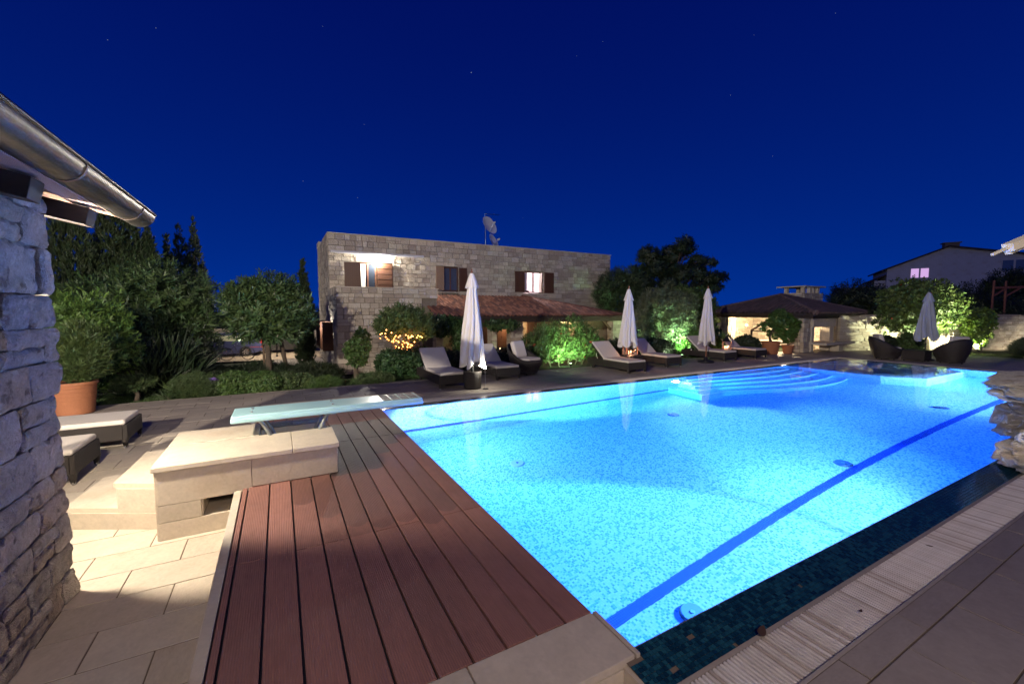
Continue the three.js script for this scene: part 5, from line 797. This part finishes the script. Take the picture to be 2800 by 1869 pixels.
function lantern(label, x, y, z, s, h, roof, cd) {
  const g = thing('lantern', label, 'lantern', x, y, z, 0.5), e = s / 2, fm = M.black;
  part('tray', rbx(-e - 0.02, e + 0.02, 0, 0.025, -e - 0.02, e + 0.02, 0.006), fm, g);
  for (const a of [-1, 1]) for (const b of [-1, 1]) part('upright', bx(a * e - 0.012, a * e + 0.012, 0.025, h, b * e - 0.012, b * e + 0.012), std(C(0.25, 0.12, 0.08), 0.5), g);
  for (let k = 0; k < 4; k++) { const p = part('glass_pane', bx(-e + 0.014, e - 0.014, 0.03, h - 0.01, -0.001, 0.001), M.pane, g); p.rotation.y = k * PI / 2; p.position.set(Math.sin(k * PI / 2) * e, 0, Math.cos(k * PI / 2) * e); }
  const r = part('roof', new THREE.CylinderGeometry(0.05, s * 0.80, roof, 4, 1).rotateY(PI / 4).translate(0, h + roof / 2, 0), fm, g); part('handle', new THREE.TorusGeometry(0.05, 0.008, 6, 16).translate(0, h + roof + 0.04, 0), fm, r);
  const fl = new THREE.MeshStandardMaterial({ emissive: C(1, 0.42, 0.16), emissiveIntensity: 9 });
  for (const [dx, dz, ch] of [[-0.06, 0.04, 0.07], [0.07, 0.0, 0.05], [0.0, -0.07, 0.06]]) { const c = part('candle', new THREE.CylinderGeometry(0.03, 0.03, ch, 14).translate(dx, 0.025 + ch / 2, dz), std(C(0.75, 0.6, 0.5), 0.6), g); part('flame', new THREE.SphereGeometry(0.02, 10, 8).scale(1, 1.9, 1).translate(dx, 0.06 + ch, dz), fl, c); }
  const l = new THREE.PointLight(C(1, 0.45, 0.22), cd, 0, 2); l.position.set(-0.06, 0.15, 0.04); l.castShadow = true; l.name = 'candle_light'; g.add(l);
}
lantern('tall black lantern with candles on the table by the second umbrella', 10.72, ty1, -10.95, 0.40, 0.46, 0.28, 1.3);
lantern('smaller black lantern with candles before the grill house', 16.35, ty2, -11.15, 0.30, 0.36, 0.2, 0.9);
{ const g = thing('candle_glass', 'single candle glass glowing on the hedge ledge by the porch', 'candle', 7.83, 0.02, -15.25); part('glass', new THREE.CylinderGeometry(0.08, 0.06, 0.1, 16, 1, true).translate(0, 0.05, 0), M.pane, g); part('flame', new THREE.SphereGeometry(0.05, 10, 8).translate(0, 0.06, 0), new THREE.MeshStandardMaterial({ emissive: C(1, 0.5, 0.25), emissiveIntensity: 9 }), g); part('plinth', bx(-0.15, 0.15, -1.0, -0.005, -0.15, 0.15), M.mortar, g); const l = new THREE.PointLight(C(1, 0.5, 0.25), 0.8, 0, 2); l.position.set(0, 0.06, 0); l.name = 'candle_light'; g.add(l); }
{ // string of small orange lights in the round tree
  const g = thing('string_lights', 'string of tiny orange lights wound through the small round tree', 'string lights', 3.75, -0.2, -14.6), m = new THREE.MeshStandardMaterial({ emissive: C(1, 0.34, 0.07), emissiveIntensity: 7 }), b = new THREE.SphereGeometry(0.021, 8, 6);
  fairy.forEach(([x, y, z]) => { const o = part('bulb', b, m, g); o.position.set(x - 3.75, y + 0.2, z + 14.6); });
  part('wire', tube(fairy.slice(0, 40).map(([x, y, z]) => V(x - 3.75, y + 0.2, z + 14.6)), 0.003, 240, 4), M.black, g);
  for (const [dx, dy] of [[-0.25, 0.75], [0.3, 0.85]]) { const l = new THREE.PointLight(C(1, 0.42, 0.10), 1.5, 0, 2); l.position.set(dx, dy, 0.45); l.shadow.radius = 8; l.castShadow = true; l.name = 'string_light'; g.add(l); }
}
// pots
function pot(name, label, x, y, z, r0, r1, h) { const g = thing(name, label, 'plant pot', x, y, z); part('pot', muv(new THREE.LatheGeometry([[0, 0], [r0, 0], [r0 + 0.01, 0.02], [r1 - 0.01, h - 0.06], [r1 + 0.015, h - 0.055], [r1 + 0.015, h], [r1 - 0.025, h], [r1 - 0.04, h - 0.06], [0, h - 0.06]].map(([a, b]) => new THREE.Vector2(a, b)), 40)), M.terracotta, g); part('soil', new THREE.CylinderGeometry(r1 - 0.035, r1 - 0.035, 0.02, 24).translate(0, h - 0.05, 0), M.soil, g); return g; }
{ const g = pot('terracotta_pot', 'large ribbed terracotta pot with a rosemary bush on the paving', -3.52, T, -11.15, 0.27, 0.34, 0.62); const rb = []; for (let k = 0; k < 7; k++) rb.push(new THREE.TorusGeometry(0.275 + 0.009 * k, 0.006, 6, 40).rotateX(PI / 2).translate(0, 0.06 + k * 0.075, 0)); part('rib', merge(rb), M.terracotta, g); crown(g, 'plant', SP.needle, leafMat(0.06, 0.10, 0.03), [[0.05, 0.95, 0, 0.42, 0.42, 0.35], [0.12, 1.25, 0, 0.25, 0.35, 0.25]], 1100, 1.7, 150, { up: 0.75, floor: 0.58 }); }
{ const g = pot('terracotta_pot', 'large terracotta pot with a spreading bonsai in front of the grill house', 19.75, T, -11.3, 0.28, 0.38, 0.57); const lob = [[-0.35, 1.25, 0, 0.35, 0.22, 0.3], [0.45, 1.5, 0, 0.5, 0.4, 0.4], [0.9, 1.35, 0.1, 0.5, 0.42, 0.4], [1.35, 1.25, 0.15, 0.4, 0.38, 0.35], [0.75, 1.75, 0, 0.35, 0.25, 0.3], [0.35, 0.85, 0, 0.3, 0.22, 0.3]]; trunkTo(g, [V(0, 0.5, 0), V(-0.1, 0.75, 0), V(0.02, 1.0, 0)], 0.06, lob, 151); crown(g, 'crown', SP.bonsai, LM.bonsai, lob, 620, 1.1, 152); }
{ const g = pot('terracotta_pot', 'small tapered terracotta pot with a stub of a tree', 20.5, T, -10.95, 0.16, 0.24, 0.40); const lob = [[0, 0.75, 0, 0.28, 0.22, 0.25], [0.25, 0.9, 0, 0.25, 0.15, 0.2]]; trunkTo(g, [V(0, 0.35, 0), V(0.02, 0.55, 0)], 0.05, lob, 153); crown(g, 'crown', SP.bonsai, LM.bonsai, lob, 220, 0.9, 154); }
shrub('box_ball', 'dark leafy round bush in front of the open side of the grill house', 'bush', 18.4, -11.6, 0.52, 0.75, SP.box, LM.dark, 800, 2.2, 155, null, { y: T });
// small white garden figure
{ const g = thing('garden_statue', 'small floodlit white statue under the olive tree', 'statue', 14.5, gh(14.5, -12.75) , -12.75); const m = std(C(0.78, 0.76, 0.70), 0.7); part('plinth', rbx(-0.14, 0.14, 0, 0.10, -0.14, 0.14, 0.01), m, g); part('figure', merge([new THREE.LatheGeometry([[0, 0.10], [0.11, 0.10], [0.12, 0.2], [0.085, 0.33], [0.10, 0.42], [0.075, 0.5], [0.03, 0.54], [0.03, 0.56], [0.055, 0.6], [0.055, 0.65], [0.03, 0.69], [0, 0.7]].map(([a, b]) => new THREE.Vector2(a, b)), 18).scale(1, 0.8, 0.8), bar(V(0.09, 0.36, 0), V(0.13, 0.22, 0.08), 0.03, 0.022), bar(V(-0.09, 0.36, 0), V(-0.06, 0.2, 0.1), 0.03, 0.022)]), m, g); part('bowl', new THREE.SphereGeometry(0.16, 16, 8, 0, PI * 2, PI / 2, PI / 2).scale(1, 0.5, 1).translate(0.2, 0.1, 0.16), m, g); }
// natural rocks of the waterfall at the pool edge
function rock(rx, ry, rz, seed, det, amp) { const g = mergeVertices((() => { const q = new THREE.IcosahedronGeometry(1, det); q.deleteAttribute('uv'); q.deleteAttribute('normal'); return q; })(), 1e-4), p = g.attributes.position; for (let i = 0; i < p.count; i++) { const d = V(p.getX(i), p.getY(i), p.getZ(i)), n = N3(d.x * 1.6 + seed, d.y * 1.6, d.z * 1.6), m = N3(d.x * 4 + seed, d.y * 5, d.z * 4), f = N3(d.x * 10, d.y * 12 + seed, d.z * 10); const s = 1 + amp * (0.5 * n + 0.35 * m - 0.25 * Math.abs(m) + 0.16 * f - 0.25 * Math.max(0, f - 0.25)); const q = (v, e) => Math.sign(v) * Math.pow(Math.abs(v), e); p.setXYZ(i, q(d.x, 0.8) * rx * s, q(d.y, 0.6) * ry * s, q(d.z, 0.8) * rz * s); } g.computeVertexNormals(); return muv(g, seed, 0); }
{ const g = thing('waterfall_rocks', 'stacked rough natural rocks overhanging the pool edge', 'rocks', 7.4, -0.05, -1.5);
  const wet = std(C(0.16, 0.15, 0.15), 0.5, { map: rockTex, bumpMap: rockBump, bumpScale: 0.03 });
  const p = (n, r, m, x, y, z, ry) => { const o = part(n, r, m, g); o.position.set(x - 7.4, y + 0.05, z + 1.5); o.rotation.y = ry; };
  p('base_rock', rock(0.95, 0.10, 0.36, 3, 20, 0.5), M.stone[2], 7.5, 0.07, -1.12, 0.0);
  p('craggy_rock', rock(0.78, 0.27, 0.38, 8, 26, 0.75), wet, 7.75, 0.42, -1.20, 0.1); p('craggy_rock', rock(0.45, 0.18, 0.28, 12, 18, 0.6), M.stone[4], 7.35, 0.24, -1.05, -0.2);
  p('top_rock', rock(1.15, 0.06, 0.46, 21, 22, 0.5), M.stone[1], 8.25, 0.75, -1.36, 0.05); p('lip_rock', rock(0.5, 0.06, 0.26, 25, 18, 0.5), M.stone[5], 7.75, 0.65, -1.42, 0.1);
  p('side_rock', rock(0.8, 0.5, 0.5, 31, 20, 0.6), M.stone[0], 8.6, 0.3, -0.95, 0.3);
}
{ // cream timber arm reaching in above the rocks
  const g = thing('timber_arm', 'cream timber arm with a thin rod at its end above the rocks', 'beam', 7.4, 0, -0.7), m = std(C(0.42, 0.39, 0.33), 0.8, { map: limeTex });
  wpart('arm', muv(beam(V(6.055, 2.23, -1.305), V(7.4, 2.83, -0.70), 0.09, 0.075)), m, g); wpart('arm_edge', muv(beam(V(6.09, 2.19, -1.31), V(7.4, 2.765, -0.72), 0.05, 0.04)), m, g); wpart('rod', beam(V(5.91, 2.165, -1.37), V(6.10, 2.245, -1.29), 0.022, 0.022), m, g); wpart('post', muv(rbx(7.34, 7.46, 0, 2.9, -0.78, -0.62, 0.01)), m, g);
}
// leaves fallen on the drain cover
[[2.12, -1.19, 0.4, 1, 'curled brown leaf lying across the edge of the drain cover'], [3.6, -1.19, 1.2, 0.4, 'small brown leaf at the drain edge'], [3.95, -1.1, 2, 0.45, 'small brown leaf on the drain cover'], [2.75, -1.02, 0.2, 0.35, 'tiny brown leaf among the slats of the drain cover']].forEach(([x, z, a, s, l], k) => { const sh = new THREE.Shape(); sh.moveTo(-0.045, 0); sh.bezierCurveTo(-0.02, 0.028, 0.02, 0.03, 0.05, 0.0); sh.bezierCurveTo(0.025, -0.016, -0.015, -0.032, -0.045, 0); const ge = new THREE.ExtrudeGeometry(sh, { depth: 0.0015, bevelEnabled: false, steps: 1, curveSegments: 8 }).rotateX(-PI / 2); const p = ge.attributes.position; for (let i = 0; i < p.count; i++) p.setY(i, p.getY(i) + 6 * p.getZ(i) ** 2 + 3.5 * p.getX(i) ** 2 + 0.003 * N3(p.getX(i) * 60, k, p.getZ(i) * 60)); ge.computeVertexNormals(); const o = part(numbered('fallen_leaf'), ge, std(C(0.07, 0.035, 0.02), 0.8), scene); o.position.set(x, -0.008, z); o.rotation.y = a; o.scale.setScalar(s); tag(o, l, 'leaf'); });
// parked cars and bicycle beyond the garden
function car(label, x, z, col, suv, dir) { // own axes: tail at +x, near side at +z
  const y = gh(x, z) + 0.10, g = thing('parked_car', label, 'car', x, y, z, dir > 0 ? 0 : PI), paint = new THREE.MeshPhysicalMaterial({ color: col, roughness: 0.35, clearcoat: 1, clearcoatRoughness: 0.05 }), h = suv ? 1.66 : 1.46;
  const ex = (pts, d, z0, bev = 0.04) => { const s = new THREE.Shape(); pts.forEach(([a, b], i) => i ? s.lineTo(a, b) : s.moveTo(a, b)); return new THREE.ExtrudeGeometry(s, { depth: d, bevelEnabled: true, bevelSize: bev, bevelThickness: bev, bevelSegments: 3 }).translate(0, 0, z0); };
  part('body', ex([[-2.2, 0.28], [-2.22, 0.66], [-1.95, 0.80], [-1.0, 0.95], [2.05, 0.98], [2.2, 0.85], [2.22, 0.35], [1.85, 0.22], [-1.9, 0.22]], 1.66, -0.83), paint, g);
  const cab = part('cabin', ex([[-1.05, 0.93], [-0.35, h - 0.05], [0.2, h], [1.45, h - 0.03], [2.02, 0.97]], 1.38, -0.69, 0.05), paint, g);
  for (const s of [1, -1]) for (const [a, b, c, d] of [[-0.80, -0.05, -0.28, -0.05], [0.02, 0.85, 0.02, 0.85], [0.92, 1.72, 0.92, 1.38]]) { const q = new THREE.Shape(); q.moveTo(a, 1.0); q.lineTo(b, 1.0); q.lineTo(d, h - 0.09); q.lineTo(c, h - 0.10); part('side_window', new THREE.ExtrudeGeometry(q, { depth: 0.012, bevelEnabled: false }).translate(0, 0, s > 0 ? 0.741 : -0.753), new THREE.MeshStandardMaterial({ color: C(0.34, 0.36, 0.26), roughness: 0.06 }), cab); }
  part('rear_window', bx(1.62, 1.64, 0, 0.42, -0.6, 0.6).rotateZ(0.9).translate(1.05, -0.20, 0), M.glassDark, cab);
  for (const a of [-1.38, 1.35]) for (const s of [1, -1]) { const w = part('wheel', new THREE.CylinderGeometry(0.33, 0.33, 0.22, 28).rotateX(PI / 2).translate(a, 0.33, s * 0.78), M.black, g); part('rim', new THREE.CylinderGeometry(0.21, 0.21, 0.02, 24).rotateX(PI / 2).translate(a, 0.33, s * 0.893), std(C(0.10, 0.10, 0.10), 0.4, { metalness: 0.8 }), w); for (let k = 0; k < 7; k++) part('spoke', bx(-0.025, 0.025, 0.03, 0.21, 0, 0.02).rotateZ(k * PI * 2 / 7).translate(a, 0.33, s > 0 ? 0.90 : -0.92), M.steel, w); }
  for (const s of [1, -1]) part('tail_light', rbx(1.80, 2.26, 0.80, 0.97, s * 0.72 - 0.14, s * 0.72 + 0.145, 0.03), new THREE.MeshPhysicalMaterial({ color: C(0.45, 0.015, 0.01), roughness: 0.2, clearcoat: 1 }), g);
  part('bumper', rbx(1.95, 2.30, 0.28, 0.58, -0.8, 0.8, 0.06), paint, g); part('bumper_strip', bx(1.6, 2.31, 0.56, 0.59, -0.878, 0.878), std(C(0.3, 0.03, 0.02), 0.3), g); part('roof_rail', merge([bar(V(-0.2, h + 0.07, 0.62), V(1.4, h + 0.05, 0.62), 0.015), bar(V(-0.2, h + 0.07, -0.62), V(1.4, h + 0.05, -0.62), 0.015)]), M.steel, g); for (const a of [-0.02, 0.95]) part('door_handle', rbx(a - 0.18, a, 0.80, 0.83, 0.87, 0.89, 0.008), M.steel, g); part('plate', bx(2.305, 2.315, 0.60, 0.72, -0.26, 0.26), M.white, g);
}
car('dark blue estate car parked behind the bicycle with its tail towards the house', -3.35, -33.4, C(0.035, 0.042, 0.11), false, 1);
car('black off road car parked beside the house beyond the cypress', 0.3, -35.0, C(0.012, 0.012, 0.014), true, -1);
{ const x = -2.25, z = -29.9, y = gh(x, z) + 0.10, g = thing('bicycle', 'dark bicycle parked on its stand before the estate car', 'bicycle', x, y, z, 0.12), r = 0.34, b = 0.012;
  for (const a of [-0.54, 0.54]) { const w = part('wheel', new THREE.TorusGeometry(r, 0.02, 8, 36).translate(a, r + 0.02, 0), M.black, g); part('hub', new THREE.CylinderGeometry(0.025, 0.025, 0.09, 10).rotateX(PI / 2).translate(a, r + 0.02, 0), M.steel, w); part('spokes', merge(Array.from({ length: 12 }, (_, k) => bar(V(a, r + 0.02, 0), V(a + Math.cos(k * PI / 6) * r, r + 0.02 + Math.sin(k * PI / 6) * r, 0), 0.002, 0.002, 3))), M.steel, w); part('reflector', bx(a - 0.04, a + 0.04, r + 0.2, r + 0.23, -0.012, 0.012), std(C(0.8, 0.3, 0.02), 0.3), w); }
  const P = { bb: V(0.02, 0.32, 0), st: V(-0.12, 0.85, 0), hd: V(0.40, 0.86, 0), hb: V(0.44, 0.72, 0), ra: V(-0.54, 0.36, 0), fa: V(0.54, 0.36, 0) };
  part('frame', merge([bar(P.bb, P.st, 0.017), bar(P.st, P.hd, 0.016), bar(P.bb, P.hb, 0.02), bar(P.ra, P.bb, b), bar(P.ra, P.st, b), bar(P.hd, P.hb, 0.02)]), std(C(0.05, 0.05, 0.05), 0.3, { metalness: 0.5 }), g); part('fork', bar(P.hb, P.fa, 0.015), M.steel, g); part('saddle', rbx(-0.26, 0.0, 0.93, 0.97, -0.06, 0.06, 0.02), M.black, g); part('seat_post', bar(P.st, V(-0.15, 0.94, 0), 0.012), M.steel, g); part('handlebar', merge([bar(P.hd, V(0.38, 1.0, 0), 0.013), bar(V(0.36, 1.02, -0.28), V(0.36, 1.02, 0.28), 0.012)]), M.black, g); part('crank', merge([new THREE.TorusGeometry(0.09, 0.008, 6, 24).translate(0.02, 0.32, 0.04), bar(V(0.02, 0.32, 0.05), V(0.10, 0.18, 0.05), 0.01)]), M.steel, g); part('mudguard', new THREE.TorusGeometry(r + 0.05, 0.015, 6, 20, 2).rotateZ(0.9).translate(-0.54, r + 0.02, 0), M.black, g); part('kickstand', bar(V(-0.1, 0.3, 0.02), V(-0.2, 0.0, 0.2), 0.01), M.steel, g);
}
{ const g = thing('boundary_wall', 'pale block wall behind the parked cars', 'wall', -4, gh(-4, -38), -38); const bl = []; for (let j = 0; j < 8; j++) for (let i = 0; i < 40; i++) bl.push(bx(-10 + i * 0.5 + (j % 2) * 0.25 + 0.01, -9.51 + i * 0.5 + (j % 2) * 0.25, j * 0.22 + 0.01, j * 0.22 + 0.21, -0.1, 0.02)); part('wall_core', bx(-10, 10, -0.3, 1.75, -0.3, 0.0), M.mortar, g); const s = part('block_field', muv(merge(bl)), M.ashlar[2], g); s.userData.kind = 'stuff'; }
// a few stars
{ const d = [[-0.2132, 0.4092, -0.8872, 1], [-0.1536, 0.4423, -0.8836, 1], [0.3517, 0.4706, -0.8092, 1.7], [0.1543, 0.2374, -0.9591, 1], [0.7519, 0.3996, -0.5244, 1], [0.8256, 0.2894, -0.4844, 1], [0.0519, 0.2583, -0.9647, 1], [0.5244, 0.4922, -0.6948, 0.8], [0.5569, 0.5082, -0.657, 0.8], [0.1632, 0.3717, -0.9139, 0.8], [0.7397, 0.4761, -0.4755, 0.7], [0.7961, 0.473, -0.3774, 0.8], [0.0866, 0.5045, -0.859, 0.8], [0.4923, 0.2083, -0.8451, 0.6]];
  const im = new THREE.InstancedMesh(new THREE.IcosahedronGeometry(0.75, 1), new THREE.MeshStandardMaterial({ color: C(0, 0, 0), emissive: C(0.55, 0.7, 1), emissiveIntensity: 0.3 }), d.length); im.name = 'stars'; im.userData = { kind: 'stuff', label: 'faint scattered stars in the night sky', category: 'stars' }; d.forEach(([x, y, z, s], k) => im.setMatrixAt(k, new THREE.Matrix4().makeScale(s, s, s).setPosition(x * 1400, y * 1400 + 1.64, z * 1400))); scene.add(im); }
// ---------- lamps ----------
function lampLight(g, color, cd, x, y, z, r = 1) { const l = new THREE.PointLight(color, cd, 0, 2); l.position.set(x, y, z); l.castShadow = true; l.shadow.radius = r; l.name = 'lamp_light'; g.add(l); return l; }
function spot(g, color, cd, at, to, angle, penumbra, r = 2) { const l = new THREE.SpotLight(color, cd, 0, angle, penumbra, 2); l.position.copy(at); l.castShadow = true; l.shadow.radius = r; l.name = 'spot_light'; l.target.position.copy(to); l.target.name = 'spot_target'; g.add(l); g.add(l.target); return l; }
function glow(color, k) { return new THREE.MeshStandardMaterial({ color: C(0.8, 0.8, 0.8), emissive: color, emissiveIntensity: k, roughness: 0.4 }); }
const warm = C(1, 0.80, 0.55), white = C(1, 0.93, 0.84);
function poolLamp(label, x, y, z, turn, wide, beamCd, beamTo, beamAngle) { // own axes: shines towards +z
  const g = thing('pool_lamp', label, 'lamp', x, y, z, turn), c = C(1, 0.94, 0.98);
  part('rim', new THREE.TorusGeometry(0.12, 0.018, 8, 28).translate(0, 0, 0.012), M.steel, g);
  part('lens', new THREE.CylinderGeometry(0.11, 0.11, 0.02, 28).rotateX(PI / 2).translate(0, 0, 0.008), glow(C(0.6, 0.75, 1), 14), g);
  spot(g, c, wide, V(0, 0, 0.06), V(0, -0.3, 3), 1.42, 0.75, 4);
  spot(g, c, beamCd, V(0, 0, 0.07), V(...beamTo), beamAngle, 0.9, 4);
}
poolLamp('round underwater lamp in the end wall below the deck', PX0 + 0.002, -0.55, -6.25, PI / 2, 105, 16000, [1.05, -0.02, 3], 0.42);
poolLamp('round underwater lamp in the near wall below the mosaic rim', 5.6, -0.7, PZ1 - 0.002, PI, 105, 13000, [1.7, -1.75, 1.5], 0.46);
poolLamp('round underwater lamp in the far wall by the entry steps', 8.45, -0.45, PZ0 + 0.002, 0, 180, 5000, [-0.9, -1.9, 2.4], 0.5);
poolLamp('round underwater lamp in the wall behind the waterfall rocks', 12.9, -0.65, PZ1 - 0.002, PI, 230, 15000, [-2.2, -0.1, 3], 0.5);
poolLamp('round underwater lamp inside the round spa bench', 15.1, -0.45, -7.12, 0, 1400, 60, [0, -0.6, 2], 0.8);
{
  const g = thing('wall_lamp', 'lit bracket lamp round the stone corner beside the stairs', 'lamp', -1.72, 1.71, -4.03);
  part('backplate', rbx(-0.05, 0.05, -0.08, 0.08, -0.02, 0.005, 0.004), M.black, g);
  part('arm', bar(V(0, 0.05, -0.01), V(0, 0.12, -0.17), 0.008), M.black, g);
  part('cap', new THREE.ConeGeometry(0.08, 0.05, 16).translate(0, 0.13, -0.17), M.black, g);
  part('bulb', new THREE.SphereGeometry(0.045, 16, 12).translate(0, 0.02, -0.17), glow(warm, 30), g);
  lampLight(g, C(1, 0.86, 0.68), 36, 0, 0.02, -0.17, 3);
}
{ // lamp post behind the viewpoint that fills the near deck and paving
  const g = thing('garden_lamp', 'round garden lamp on a post behind the viewpoint', 'lamp', -0.5, T, 2.2);
  part('post', bar(V(0, 0, 0), V(0, 3.5, 0), 0.035), M.black, g);
  part('globe', new THREE.SphereGeometry(0.22, 20, 14).translate(0, 3.7, 0), glow(C(1, 0.82, 0.70), 6), g);
  lampLight(g, C(1, 0.82, 0.70), 42, 0, 3.7, 0, 11);
}
function uplight(label, x, y, z, color, cd, to, ang = 0.9) {
  const g = thing('garden_uplight', label, 'lamp', x, y, z);
  part('spike', bar(V(0, -0.1, 0), V(0, 0.06, 0), 0.01), M.black, g); part('can', new THREE.CylinderGeometry(0.05, 0.04, 0.10, 14).translate(0, 0.10, 0), M.black, g); part('lens', new THREE.CylinderGeometry(0.042, 0.042, 0.01, 14).translate(0, 0.152, 0), glow(color, 5), g);
  spot(g, color, cd, V(0, 0.17, 0), V(to[0] - x, to[1] - y, to[2] - z), ang, 0.6, 2);
}
const greenish = C(0.55, 1, 0.48), leafy = C(0.85, 1, 0.62);
uplight('spike lamp under the oleander thicket by the porch', 9.2, gh(9.2, -12.4), -12.35, C(0.55, 1, 0.48), 60, [9.4, 0.7, -13.4], 1.35);
uplight('spike lamp under the olive tree', 15.4, gh(15.4, -12.7), -12.6, greenish, 120, [15.9, 1.6, -14], 1.05);
uplight('spike lamp before the white statue', 14.1, gh(14.1, -12.2), -12.1, C(0.95, 1, 0.8), 14, [14.5, 0.1, -12.75], 0.6);
uplight('spike lamp in the shrub under the third umbrella', 17.3, gh(17.3, -12.2), -12.0, C(0.6, 1, 0.35), 60, [18.5, 1.4, -15], 1.2);
uplight('spike lamp at the foot of the garden wall behind the armchairs', 29.0, T, -6.9, C(1, 0.93, 0.62), 150, [29.4, 1.2, -8.2], 1.3);
uplight('spike lamp at the bare end of the garden wall', 31.6, T, -5.7, C(1, 0.88, 0.62), 60, [32, 0.9, -7], 1.3);
uplight('spike lamp in front of the large shrub on the garden wall', 26.6, T, -6.9, C(0.95, 1, 0.6), 210, [26.8, 1.8, -8.6], 1.25);
uplight('spike lamp hidden under the leaning oleander', -3.2, gh(-3.2, -20.6), -20.4, C(0.7, 1, 0.6), 16, [-3.2, 0.3, -21.5], 0.9);
{ // lamp on a post lighting the parked cars
  const x = -0.2, z = -31.4, g = thing('drive_lamp', 'post lamp behind the round headed oleander lighting the drive', 'lamp', x, gh(x, z), z);
  part('post', bar(V(0, 0, 0), V(0, 2.2, 0), 0.04), M.black, g); part('globe', new THREE.SphereGeometry(0.10, 16, 12).translate(0, 2.3, 0), glow(C(1, 0.85, 0.65), 4), g); lampLight(g, C(1, 0.84, 0.62), 60, 0, 2.3, 0, 3);
}
{ // added floodlight, out of view on a mast beyond the stone corner: lights the terrace, the garden and the house front from the left
  const g = thing('added_flood_mast', 'added floodlight on an unseen mast behind the stone building', 'lamp', -6.5, T, 1.5);
  part('mast', bar(V(0, 0, 0), V(0, 4.4, 0), 0.05), M.black, g); part('housing', rbx(-0.1, 0.12, 4.4, 4.58, -0.16, 0.16, 0.01), M.black, g); part('lens', bx(0.121, 0.13, 4.42, 4.56, -0.14, 0.14), glow(C(1, 0.86, 0.72), 30), g);
  lampLight(g, C(1, 0.87, 0.73), 780, 0.26, 4.49, 0, 4);
}
renderer.render(scene, camera);
